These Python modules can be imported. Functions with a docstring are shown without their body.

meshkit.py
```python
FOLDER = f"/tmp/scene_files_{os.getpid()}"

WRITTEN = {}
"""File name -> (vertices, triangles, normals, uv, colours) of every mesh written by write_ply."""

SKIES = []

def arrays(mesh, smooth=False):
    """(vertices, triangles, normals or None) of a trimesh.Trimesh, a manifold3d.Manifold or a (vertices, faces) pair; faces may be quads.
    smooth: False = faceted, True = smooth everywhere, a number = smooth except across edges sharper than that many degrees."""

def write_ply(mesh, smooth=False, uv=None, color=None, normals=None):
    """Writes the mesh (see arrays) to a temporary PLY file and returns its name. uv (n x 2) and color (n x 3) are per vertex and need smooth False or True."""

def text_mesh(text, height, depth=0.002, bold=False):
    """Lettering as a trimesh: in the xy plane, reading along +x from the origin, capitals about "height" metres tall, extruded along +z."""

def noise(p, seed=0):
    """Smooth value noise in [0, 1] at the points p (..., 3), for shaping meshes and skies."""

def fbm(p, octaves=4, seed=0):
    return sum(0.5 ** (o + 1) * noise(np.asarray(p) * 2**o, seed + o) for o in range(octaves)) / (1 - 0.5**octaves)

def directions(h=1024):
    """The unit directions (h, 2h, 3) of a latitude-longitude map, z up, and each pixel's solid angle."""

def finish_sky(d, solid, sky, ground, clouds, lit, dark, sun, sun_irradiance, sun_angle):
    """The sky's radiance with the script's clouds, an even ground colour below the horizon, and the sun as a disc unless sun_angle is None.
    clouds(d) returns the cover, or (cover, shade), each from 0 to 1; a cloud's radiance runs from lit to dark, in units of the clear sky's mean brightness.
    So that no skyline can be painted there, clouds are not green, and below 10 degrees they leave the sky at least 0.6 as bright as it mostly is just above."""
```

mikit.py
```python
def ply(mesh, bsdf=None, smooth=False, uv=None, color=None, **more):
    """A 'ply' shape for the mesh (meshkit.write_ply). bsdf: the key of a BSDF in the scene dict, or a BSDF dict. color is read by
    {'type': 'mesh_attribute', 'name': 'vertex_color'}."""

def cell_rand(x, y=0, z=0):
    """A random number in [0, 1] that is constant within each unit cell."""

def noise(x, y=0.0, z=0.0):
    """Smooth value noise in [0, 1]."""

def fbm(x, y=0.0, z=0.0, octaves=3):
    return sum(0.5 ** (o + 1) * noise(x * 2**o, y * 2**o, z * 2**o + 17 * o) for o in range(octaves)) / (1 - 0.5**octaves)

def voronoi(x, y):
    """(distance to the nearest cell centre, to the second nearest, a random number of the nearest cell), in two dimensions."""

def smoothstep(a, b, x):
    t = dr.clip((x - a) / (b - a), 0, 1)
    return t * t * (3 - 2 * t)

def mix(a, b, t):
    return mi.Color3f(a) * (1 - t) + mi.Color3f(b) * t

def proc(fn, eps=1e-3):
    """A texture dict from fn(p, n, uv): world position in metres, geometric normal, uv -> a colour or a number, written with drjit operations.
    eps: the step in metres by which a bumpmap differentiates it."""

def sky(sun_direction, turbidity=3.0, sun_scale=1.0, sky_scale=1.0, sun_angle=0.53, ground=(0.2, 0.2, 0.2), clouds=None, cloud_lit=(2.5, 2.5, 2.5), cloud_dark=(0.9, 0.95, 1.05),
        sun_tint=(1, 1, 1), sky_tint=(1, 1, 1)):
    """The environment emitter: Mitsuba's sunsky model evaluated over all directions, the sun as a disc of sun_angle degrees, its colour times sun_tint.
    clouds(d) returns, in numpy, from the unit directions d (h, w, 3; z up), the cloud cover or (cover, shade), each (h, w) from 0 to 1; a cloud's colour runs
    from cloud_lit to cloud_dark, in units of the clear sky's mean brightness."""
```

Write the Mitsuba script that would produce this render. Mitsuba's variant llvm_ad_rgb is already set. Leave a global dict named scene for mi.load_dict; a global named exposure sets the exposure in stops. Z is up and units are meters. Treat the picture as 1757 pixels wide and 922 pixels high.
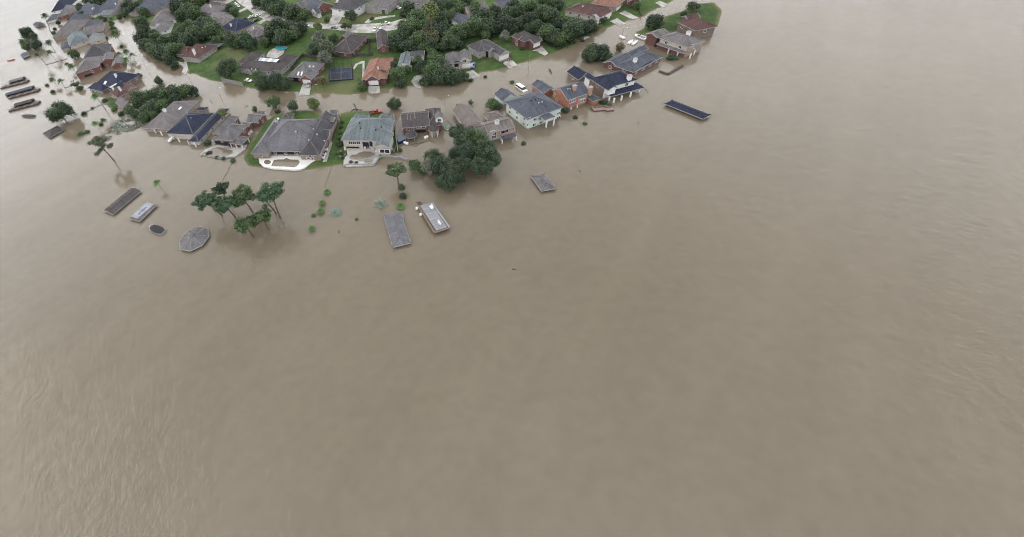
import math, random
import numpy as np, trimesh, mitsuba as mi, drjit as dr, mikit
from mikit import noise, fbm, smoothstep, mix, cell_rand
from shapely.geometry import Polygon, Point, LineString
import shapely
T = mi.ScalarTransform4f
scene, labels = {}, {}
# ------------------------------------------------------------------ camera, sky, exposure
F, TH, RO, H = 680.0, math.radians(36.4), math.radians(13.7), 91.0
CX, CY, PW, PH = 599.0, 246.5, 1757, 922
fw = np.array([0, math.cos(TH), -math.sin(TH)]); r0 = np.array([1., 0, 0]); d0 = np.cross(fw, r0)
RT = r0*math.cos(RO)+d0*math.sin(RO); DN = -r0*math.sin(RO)+d0*math.cos(RO)
CAM = np.array([0, 0, H])
scene['camera'] = {'type': 'perspective', 'fov': math.degrees(2*math.atan(PW/2/F)), 'fov_axis': 'x', 'near_clip': 1.0, 'far_clip': 9000.0,
    'principal_point_offset_x': (PW/2-CX)/PW, 'principal_point_offset_y': (PH/2-CY)/PH,
    'to_world': T().look_at(origin=CAM.tolist(), target=(CAM+fw).tolist(), up=(-DN).tolist())}
SUN = np.array([-0.78, 0.12, 0.62])/np.linalg.norm([-0.78, 0.12, 0.62])
def overcast(d):
    """an even overcast, brightest half way up and towards the hidden sun, in soft broad billows"""
    glow = np.clip(d@SUN, 0, 1)**2; z = np.clip(d[..., 2], 0, 1)
    band = .78*np.exp(-(z/.24)**2)+.85*np.clip((z-.55)/.45, 0, 1)**1.3
    bil = mikit.meshkit.fbm(d*np.array([2.2, 2.2, 4.0])+5, 3)-.5
    return 1.0, np.clip(.06+band-.25*glow+.22*bil, 0, 1)
scene['sky'] = mikit.sky(SUN, turbidity=4, sun_scale=0.10, sun_angle=38, ground=(.2, .19, .17), clouds=overcast, cloud_lit=(6.6, 6.65, 6.8), cloud_dark=(1.55, 1.6, 1.7), sun_tint=(1, 1.03, 1.1))
exposure = 2.08

# ------------------------------------------------------------------ helpers
def G(px, py, z=0.0):
    """the point of the world at height z that the photograph shows at this pixel"""
    v = (px-CX)/F*RT+(py-CY)/F*DN+fw
    t = (z-H)/v[2]
    return CAM+v*t
def P(w):
    v = np.asarray(w, float)-CAM
    k = v@fw
    return np.array([CX+F*(v@RT)/k, CY+F*(v@DN)/k])
def ray(px, py):
    v = (px-CX)/F*RT+(py-CY)/F*DN+fw
    return v/np.linalg.norm(v)
def S(w): return F/((np.asarray(w, float)-CAM)@fw)          # photo pixels per metre there
used = {}
def numbered(key):
    n = used.get(key, -1)+1
    used[key] = n
    return key if n == 0 else f'{key}_{n:03d}'
def ref(k): return {'type': 'ref', 'id': k}
def put(name, shape, parent=None, label=None, cat=None, group=None, kind=None):
    key = numbered(f'{parent}__{name}' if parent else name)
    scene[key] = shape
    tag(key, label, cat, group, kind)
    return key
def tag(key, label=None, cat=None, group=None, kind=None):
    e = {k: v for k, v in (('label', label), ('category', cat), ('group', group), ('kind', kind)) if v}
    if e: labels[key] = e
def thing(name, label, cat, group=None):
    key = numbered(name)
    tag(key, label, cat, group)
    return key

class MB:
    """collects faces; every vertex has uv = (palette number, random tint)"""
    def __init__(s, c=0): s.v, s.f, s.t, s.n, s.c = [], [], [], 0, c
    def add(s, v, f, c=None, t=None):
        v = np.asarray(v, float).reshape(-1, 3); f = np.asarray(f, int)
        if f.shape[1] == 4: f = np.vstack([f[:, [0, 1, 2]], f[:, [0, 2, 3]]])
        s.v.append(v); s.f.append(f+s.n); s.n += len(v)
        tt = np.full(len(v), 0.5 if t is None else t) if np.ndim(t) == 0 else np.asarray(t)
        cc = np.full(len(v), s.c if c is None else c) if np.ndim(c) == 0 else np.asarray(c)
        s.t.append(np.stack([cc+0.5, tt], 1)); return s
    def poly(s, pts, c=None, t=None):
        n = len(pts); return s.add(pts, [[0, i, i+1] for i in range(1, n-1)], c, t)
    def box(s, o, e1, e2, e3, c=None, t=None):
        o, e1, e2, e3 = (np.asarray(x, float) for x in (o, e1, e2, e3))
        v = [o+a*e1+b*e2+k*e3 for k in (0, 1) for b in (0, 1) for a in (0, 1)]
        q = np.array([[0, 2, 3, 1], [4, 5, 7, 6], [0, 1, 5, 4], [2, 6, 7, 3], [0, 4, 6, 2], [1, 3, 7, 5]])
        if np.dot(np.cross(e1, e2), e3) < 0: q = q[:, ::-1]
        return s.add(v, q, c, t)
    def cbox(s, c0, sx, sy, sz, a=0.0, c=None, t=None):
        """box centred on c0 (x, y; z = bottom), turned by a"""
        u = np.array([math.cos(a), math.sin(a), 0]); w = np.array([-u[1], u[0], 0])
        return s.box(np.asarray(c0)-u*sx/2-w*sy/2, u*sx, w*sy, [0, 0, sz], c, t)
    def bar(s, p, q, w, h=None, c=None, up=(0, 0, 1)):
        p, q = np.asarray(p, float), np.asarray(q, float); h = w if h is None else h
        d = q-p; L = np.linalg.norm(d)
        if L < 1e-6: return s
        d = d/L; a = np.cross(d, up)
        if np.linalg.norm(a) < 1e-3: a = np.cross(d, [1., 0, 0])
        a /= np.linalg.norm(a); b = np.cross(a, d)
        return s.box(p-a*w/2-b*h/2, d*L, a*w, b*h, c)
    def tube(s, pts, rad, n=6, c=None, cap=True):
        p = np.asarray(pts, float); rad = np.broadcast_to(rad, (len(p),))
        t = np.gradient(p, axis=0); t /= np.linalg.norm(t, axis=1, keepdims=True)+1e-12
        a = np.cross(t, np.where(np.abs(t[:, 2:]) < .9, [0, 0, 1.], [1., 0, 0])); a /= np.linalg.norm(a, axis=1, keepdims=True)
        b = np.cross(t, a); g = np.arange(n)*2*np.pi/n
        v = p[:, None]+rad[:, None, None]*(np.cos(g)[None, :, None]*a[:, None]+np.sin(g)[None, :, None]*b[:, None])
        i, j = np.meshgrid(np.arange(len(p)-1), np.arange(n), indexing='ij')
        q = np.stack([i*n+j, i*n+(j+1) % n, (i+1)*n+(j+1) % n, (i+1)*n+j], -1).reshape(-1, 4)
        v = v.reshape(-1, 3); f = np.vstack([q[:, [0, 1, 2]], q[:, [0, 2, 3]]])
        if cap:
            m = len(v); v = np.vstack([v, p[:1], p[-1:]]); k = (len(p)-1)*n
            f = np.vstack([f, [[m, (j+1) % n, j] for j in range(n)], [[m+1, k+j, k+(j+1) % n] for j in range(n)]])
        return s.add(v, f, c)
    def tm(s, mesh, c=None): return s.add(mesh.vertices, mesh.faces, c)
    def arr(s): return np.vstack(s.v), np.vstack(s.f)
    def shape(s, bsdf, **k):
        v, f = s.arr()
        return mikit.ply((v, f), bsdf, smooth=k.pop('smooth', False), uv=np.vstack(s.t), **k)
    def put(s, name, bsdf, parent=None, label=None, cat=None, group=None, kind=None, **k):
        return put(name, s.shape(bsdf, **k), parent, label, cat, group, kind) if s.n else None

# ------------------------------------------------------------------ materials
def palette(cols):
    def f(i):
        out = mi.Color3f(*cols[0])
        for k, c in enumerate(cols[1:], 1):
            out = dr.select(i >= k, mi.Color3f(*c), out)
        return out
    return f
ROOF = dict(grey=0, dark=1, navy=2, brown=3, red=4, teal=5, tan=6, orange=7, slate=8, warm=9, lake=10, tin=11)
roofp = palette([(.098, .095, .098), (.056, .054, .060), (.019, .023, .040), (.056, .049, .050), (.072, .043, .041), (.098, .115, .122),
    (.118, .104, .096), (.17, .092, .070), (.060, .066, .082), (.108, .100, .102), (.098, .096, .106), (.18, .20, .24)])
def roof_fn(p, n, uv):
    base = roofp(uv.x)
    hl = dr.sqrt(n.x*n.x+n.y*n.y)+1e-4
    s = (p.x*-n.y+p.y*n.x)/hl; c = p.z/0.16
    tab = cell_rand(dr.floor(s/0.33+cell_rand(dr.floor(c))*7), dr.floor(c), 3)
    big = fbm(p.x*0.22, p.y*0.22, p.z*0.5)
    streak = noise(s*1.7, p.z*0.15, 4.0)
    return base*(0.72+0.36*tab+0.50*(big-0.4)+0.34*(streak-0.5))
WALL = dict(red=0, orange=1, tan=2, white=3, mint=4, pink=5, brownbrick=6, cream=7, grey=8, darkred=9, salmon=10)
wallp = palette([(.13, .062, .05), (.25, .112, .078), (.20, .16, .13), (.50, .50, .49), (.37, .43, .40), (.34, .30, .275), (.13, .10, .085), (.32, .295, .26), (.22, .21, .205), (.095, .048, .045), (.28, .165, .14)])
def wall_fn(p, n, uv):
    hl = dr.sqrt(n.x*n.x+n.y*n.y)+1e-4
    s = (p.x*-n.y+p.y*n.x)/hl; row = dr.floor(p.z/0.085)
    b = cell_rand(dr.floor(s/0.25+0.5*(row-2*dr.floor(row/2))), row, 5)
    mud = smoothstep(0.9, 0.1, p.z+0.5*noise(s*0.8, p.z))
    col = wallp(uv.x)*(0.84+0.2*b+0.3*(fbm(s*0.5, p.z*0.7)-0.45))
    return mix(col, mi.Color3f(.15, .125, .09), mud*0.45)
leafp = palette([(.034, .056, .026), (.046, .078, .028), (.085, .115, .036), (.036, .070, .034), (.15, .20, .165), (.058, .115, .03), (.095, .085, .045), (.105, .115, .085), (.022, .04, .02), (.07, .085, .05)])
def leaf_fn(p, n, uv): return leafp(uv.x)*(0.55+0.9*uv.y)
PAINT = dict(white=0, black=1, grey=2, red=3, blue=4, navy=5, brown=6, wood=7, tyre=8, glass=9, silver=10, bluegrey=11, darkwood=12, straw=13, pink=14, skin=15, greywood=16, green=17, tin=18, darkglass=19, deckgrey=20)
paintp = palette([(.56, .56, .55), (.012, .013, .016), (.25, .25, .25), (.24, .04, .04), (.04, .08, .22), (.012, .016, .035), (.13, .09, .065), (.26, .17, .12), (.02, .02, .02),
    (.02, .025, .03), (.5, .5, .52), (.085, .10, .13), (.055, .047, .044), (.42, .36, .27), (.19, .13, .115), (.38, .24, .17), (.17, .16, .155), (.06, .25, .15), (.21, .235, .28), (.01, .012, .014), (.19, .19, .195)])
def paint_fn(p, n, uv): return paintp(uv.x)*(0.86+0.28*fbm(p.x*1.3, p.y*1.3, p.z*1.3))
def grass_fn(p, n, uv):
    a = fbm(p.x*0.05, p.y*0.05, 3.0); b = fbm(p.x*0.6, p.y*0.6, 1.0); c = noise(p.x*3.1, p.y*3.1)
    g = mix(mi.Color3f(.026, .046, .015), mi.Color3f(.048, .080, .023), smoothstep(.25, .75, 0.5*a+0.5*b+0.25*(c-0.5)))
    dry = smoothstep(.58, .74, fbm(p.x*0.035+9, p.y*0.06, 7.0))
    g = mix(g, mi.Color3f(.11, .098, .052), dry*0.5)
    mud = smoothstep(0.20, 0.03, p.z+0.16*(b-0.5))
    return mix(g, mi.Color3f(.105, .092, .05), mud*0.75)
def concrete_fn(p, n, uv):
    j = dr.minimum(dr.abs(p.x*0.28-dr.round(p.x*0.28)), dr.abs(p.y*0.28-dr.round(p.y*0.28)))
    c = mix(mi.Color3f(.29, .28, .265), mi.Color3f(.18, .17, .155), smoothstep(.4, .75, fbm(p.x*0.35, p.y*0.35, 2.0)))
    return c*(0.9+0.2*noise(p.x*2, p.y*2))*dr.select(j < .012, .72, 1.0)
def water_fn(p, n, uv):
    a = fbm(p.x*0.012, p.y*0.016, 1.0); b = fbm(p.x*0.05+3, p.y*0.05, 5.0)
    st = fbm((p.x*.8+p.y*.6)*.022+1.5*b, (p.y*.8-p.x*.6)*.16, 3.0)          # silt streaks, with the light and dark of ripples put into the colour
    c = mix(mi.Color3f(.112, .093, .066), mi.Color3f(.133, .113, .085), dr.clip(0.5+1.3*(a-0.5)+0.5*(b-.5), 0, 1))
    return c*(1+.13*(st-.5)+.12*(fbm(p.x*.5, p.y*.7, 6.0)-.5))
def wave_fn(p, n, uv):
    d = dr.sqrt(dr.square((p.x-20)/230)+dr.square((p.y-270)/165))      # sheltered among the houses, ruffled on the open lake
    amp = 0.04+0.96*smoothstep(.85, 1.25, d+.25*(noise(p.x*.03, p.y*.03)-.5))
    wx, wy = p.x+2.2*noise(p.x*.21, p.y*.21, 3.0), p.y+2.2*noise(p.x*.21, p.y*.21, 11.0)
    a, b = wx*.82+wy*.57, wy*.82-wx*.57; c, e = wx*.45-wy*.89, wy*.45+wx*.89
    return amp*(.55*noise(a*.55, b*.9, 1.0)+.45*noise(c*.8, e*1.15, 2.0)+.35*noise(a*1.7, b*2.3, 3.0)+.30*noise(c*2.4, e*3.1, 4.0))
def bark_fn(p, n, uv): return mi.Color3f(.085, .066, .052)*(0.7+0.6*noise(p.x*3, p.y*3, p.z*1.2))
def pr(fn, rough=.7, **k): return {'type': 'twosided', 'bsdf': {'type': 'principled', 'base_color': mikit.proc(fn), 'roughness': rough, **k}}
scene['m_roof'] = pr(roof_fn, .85, specular=.15)
scene['m_wall'] = pr(wall_fn, .8, specular=.3)
scene['m_leaf'] = {'type': 'twosided', 'bsdf': {'type': 'principled', 'base_color': mikit.proc(leaf_fn), 'roughness': .55, 'specular': .35}}
scene['m_paint'] = pr(paint_fn, .6, specular=.2)
scene['m_car'] = pr(paint_fn, .3, specular=.4, clearcoat=.3)
scene['m_grass'] = pr(grass_fn, .9, specular=.15)
scene['m_concrete'] = pr(concrete_fn, .75, specular=.3)
scene['m_bark'] = pr(bark_fn, .9, specular=.2)
scene['m_trim'] = {'type': 'twosided', 'bsdf': {'type': 'principled', 'base_color': {'type': 'rgb', 'value': (.49, .48, .465)}, 'roughness': .5}}
scene['m_fascia'] = {'type': 'twosided', 'bsdf': {'type': 'principled', 'base_color': {'type': 'rgb', 'value': (.24, .235, .23)}, 'roughness': .6}}
scene['m_pane'] = {'type': 'twosided', 'bsdf': {'type': 'principled', 'base_color': {'type': 'rgb', 'value': (.015, .018, .022)}, 'roughness': .08, 'specular': .6}}
scene['m_pool'] = {'type': 'twosided', 'bsdf': {'type': 'roughplastic', 'diffuse_reflectance': {'type': 'rgb', 'value': (.03, .20, .26)}, 'int_ior': 1.33, 'alpha': .05}}
scene['m_water'] = {'type': 'twosided', 'bsdf': {'type': 'bumpmap', 'arbitrary': mikit.proc(wave_fn, eps=.08), 'scale': .12,
    'bsdf': {'type': 'roughplastic', 'diffuse_reflectance': mikit.proc(water_fn), 'int_ior': 1.33, 'alpha': .025, 'nonlinear': False}}}

# ------------------------------------------------------------------ setting: water and land
def sheet(pts, z=0.0): return (np.c_[np.asarray(pts, float)[:, :2], np.full(len(pts), z)], np.array([[0, 1, 2], [0, 2, 3]]))
wv, wf = sheet([(-4500, -2500), (4500, -2500), (4500, 5500), (-4500, 5500)])
put('water', mikit.ply((wv, wf), 'm_water', uv=wv[:, :2]), kind='structure', label='brown muddy flood water covering the streets, yards and lake')

def wpoly(px, z=0.0): return Polygon([G(x, y, z)[:2] for x, y in px]).buffer(0)
MAIN = wpoly([(205, -14), (222, 10), (214, 24), (224, 34), (234, 55), (247, 74), (265, 84), (285, 98), (298, 108), (320, 116), (322, 128), (334, 127), (346, 134), (372, 140.5), (386, 142), (420, 150),
    (446, 155), (474, 157), (512, 159), (535, 161), (600, 163), (640, 158), (652, 154), (668, 152), (690, 150), (712, 149), (733, 148), (770, 144), (800, 133), (818, 129), (826, 124), (850, 122), (872, 117), (890, 111), (906, 106), (928, 99),
    (940, 97), (956, 90), (985, 80), (996, 70), (1010, 63), (1032, 52), (1060, 41), (1074, 38), (1087, 30), (1104, 28), (1128, 15), (1142, 10), (1150, 5), (1168, -6), (1180, -30), (205, -60)])
RIGHTLAND = wpoly([(1103, 50), (1110, 40), (1135, 34), (1142, 28), (1160, 22), (1172, 18), (1180, 12), (1198, 6), (1225, 4), (1240, 20), (1230, 44), (1200, 47), (1168, 54), (1150, 57), (1118, 56), (1095, 62), (1090, 55)])
ISLE = wpoly([(470, 198), (500, 191), (526, 189), (541, 192), (556, 203), (575, 222), (583, 195), (600, 191), (634, 190), (652, 190), (668, 198), (678, 226), (690, 262), (672, 263), (660, 272), (640, 282), (592, 286), (586, 282),
    (560, 287), (530, 292), (500, 289), (445, 288), (425, 285), (418, 272), (428, 252), (446, 222), (458, 208)])
PATIO2 = wpoly([(345, 266), (352, 258), (372, 246), (400, 240), (424, 236), (436, 236), (425, 252), (413, 263), (400, 270), (372, 270), (352, 268)])
YARD = wpoly([(182, 168), (192, 166), (203, 176), (206, 186), (196, 190), (186, 184), (180, 175)])
TOPL = wpoly([(137, 12), (160, 6), (205, 20), (218, 18), (224, 24), (205, 34), (170, 40), (150, 38), (140, 30)])
LANDS = [(MAIN, 1.25, .10, 2.2), (RIGHTLAND, .55, .10, 1.8), (ISLE, .42, .16, 1.2), (PATIO2, .30, .2, 1.2), (YARD, .3, .2, 1.2), (TOPL, .35, .1, 2.0)]
for L_ in LANDS: shapely.prepare(L_[0]); shapely.prepare(L_[0].exterior)
def signed(poly, x, y):
    p = shapely.points(x, y)
    d = shapely.distance(poly.exterior, p)
    return np.where(shapely.contains(poly, p), d, -d)
def wob(x, y): return (mikit.meshkit.fbm(np.stack([x*.16, y*.16, x*0], -1), 3)-.5)*2.6
def land_z(x, y):
    x, y = np.atleast_1d(np.asarray(x, float)), np.atleast_1d(np.asarray(y, float))
    z = np.full(x.shape, -1.0)
    for poly, top, slope, w in LANDS:
        s = signed(poly, x, y)+wob(x, y)*w*.25
        z = np.maximum(z, np.where(s > 0, top*(1-np.exp(-s*slope/top*1.2)), np.maximum(-.8, s*.2)))
    return z
def gz(px, py):
    w = G(px, py, .6); z = max(0.0, float(land_z(w[0], w[1])[0])); w = G(px, py, z)
    return np.array([w[0], w[1], max(0.0, float(land_z(w[0], w[1])[0]))])
def landmesh(name, poly, step, label):
    x0, y0, x1, y1 = poly.buffer(5).bounds
    nx, ny = int((x1-x0)/step)+2, int((y1-y0)/step)+2
    X, Y = np.meshgrid(x0+np.arange(nx)*step, y0+np.arange(ny)*step)
    Z = land_z(X.ravel(), Y.ravel()).reshape(X.shape)
    idx = np.arange(nx*ny).reshape(ny, nx)
    q = np.stack([idx[:-1, :-1], idx[:-1, 1:], idx[1:, 1:], idx[1:, :-1]], -1).reshape(-1, 4)
    v = np.stack([X.ravel(), Y.ravel(), Z.ravel()], 1)
    q = q[(v[q][:, :, 2].max(1) > -.5)]
    f = np.vstack([q[:, [0, 1, 2]], q[:, [0, 2, 3]]])
    m = trimesh.Trimesh(v, f, process=False); m.remove_unreferenced_vertices()
    put(name, mikit.ply(m, 'm_grass', smooth=True), kind='structure', label=label)
landmesh('ground', MAIN, 2.5, 'grassy land of the inner neighbourhood above the flood line')
a_, b_ = G(225, -34, 1.1), G(1150, -34, 1.1)                       # the land runs on behind the block
hv = np.array([a_, b_, b_+[420, 900, 0], a_+[-60, 1000, 0]]); hv[:, 2] = 1.1
put('ground', mikit.ply((hv, np.array([[0, 1, 2], [0, 2, 3]])), 'm_grass'), kind='structure', label='grassy land running on behind the neighbourhood')
for pl, nm in ((RIGHTLAND, 'lawn of the houses at the upper right corner'), (ISLE, 'grass strip left dry around the two large houses'), (PATIO2, 'dry ground below the brick house terrace'),
               (YARD, 'small green lawn beside the red brown roof'), (TOPL, 'muddy bank among the houses at upper left')):
    landmesh('ground', pl, 1.0, nm)

def draped(px, lift, name, bsdf, label=None, kind='structure', parent=None, cat=None, z=None, c=0, step=3.0, hole=None):
    """a paved sheet that follows the ground"""
    poly = Polygon([(G(x, y, .9 if z is None else z))[:2] for x, y in px]).buffer(0)
    if hole is not None: poly = poly.difference(hole)
    mb = MB(c)
    x0, y0, x1, y1 = poly.bounds
    for i in range(int((x1-x0)/step)+1):
        for j in range(int((y1-y0)/step)+1):
            cell = poly.intersection(shapely.box(x0+i*step, y0+j*step, x0+(i+1)*step, y0+(j+1)*step))
            for g in getattr(cell, 'geoms', [cell]):
                if g.geom_type != 'Polygon' or g.area < 1e-4: continue
                for tri in shapely.constrained_delaunay_triangles(g).geoms:
                    xy = np.array(tri.exterior.coords)[:3]
                    if (xy[1]-xy[0])[0]*(xy[2]-xy[0])[1]-(xy[1]-xy[0])[1]*(xy[2]-xy[0])[0] < 0: xy = xy[::-1]
                    zz = np.maximum(land_z(xy[:, 0], xy[:, 1]), 0 if z is None else z-lift)+lift if z is None else np.full(3, z)
                    mb.add(np.c_[xy, zz], [[0, 1, 2]])
    # a turned-down edge gives the slab its thickness
    for g in getattr(poly, 'geoms', [poly]):
        ring = np.array(g.segmentize(2.5).exterior.coords)
        zz = (np.maximum(land_z(ring[:, 0], ring[:, 1]), 0)+lift) if z is None else np.full(len(ring), z)
        for a in range(len(ring)-1):
            mb.add([(*ring[a], zz[a]), (*ring[a+1], zz[a+1]), (*ring[a+1], zz[a+1]-.35), (*ring[a], zz[a]-.35)], [[0, 1, 2, 3]])
    return mb.put(name, bsdf, parent, label, cat, kind=kind)

# ------------------------------------------------------------------ houses
UNIT = MB()                                                     # window frame ring: x along the wall, y out, z up
for o, a, b in (((-.5, 0, -.5), (1, 0, 0), (0, 0, .09)), ((-.5, 0, .41), (1, 0, 0), (0, 0, .09)), ((-.5, 0, -.41), (.09, 0, 0), (0, 0, .82)), ((.41, 0, -.41), (.09, 0, 0), (0, 0, .82)), ((-.03, 0, -.41), (.06, 0, 0), (0, 0, .82))):
    UNIT.box(o, a, (0, 1, 0), b)
FRAME = UNIT.shape('m_trim')
PANE = MB().box((-.44, 0, -.44), (.88, 0, 0), (0, .45, 0), (0, 0, .88)).shape('m_pane')
DOORP = MB()
DOORP.box((-.5, 0, -.5), (1, 0, 0), (0, .6, 0), (0, 0, 1))
for k in range(4): DOORP.box((-.47, .6, -.46+k*.24), (.94, 0, 0), (0, .4, 0), (0, 0, .2))
DOORW = DOORP.shape('m_trim')
DOORD = MB(PAINT['darkwood']).box((-.5, 0, -.5), (1, 0, 0), (0, 1, 0), (0, 0, 1)).shape('m_paint')
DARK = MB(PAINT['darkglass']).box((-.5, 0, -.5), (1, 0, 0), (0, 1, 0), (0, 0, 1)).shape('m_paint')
def panel_matrix(p, n, w, h, d):
    n = np.array([n[0], n[1], 0.]); n /= np.linalg.norm(n); x = np.array([-n[1], n[0], 0])*-1
    m = np.eye(4); m[:3, 0] = -x*w; m[:3, 1] = n*d; m[:3, 2] = [0, 0, h]; m[:3, 3] = p
    if np.linalg.det(m[:3, :3]) < 0: m[:3, 0] *= -1
    return T(m)
def place(d, m): return {**d, 'to_world': m}

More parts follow.
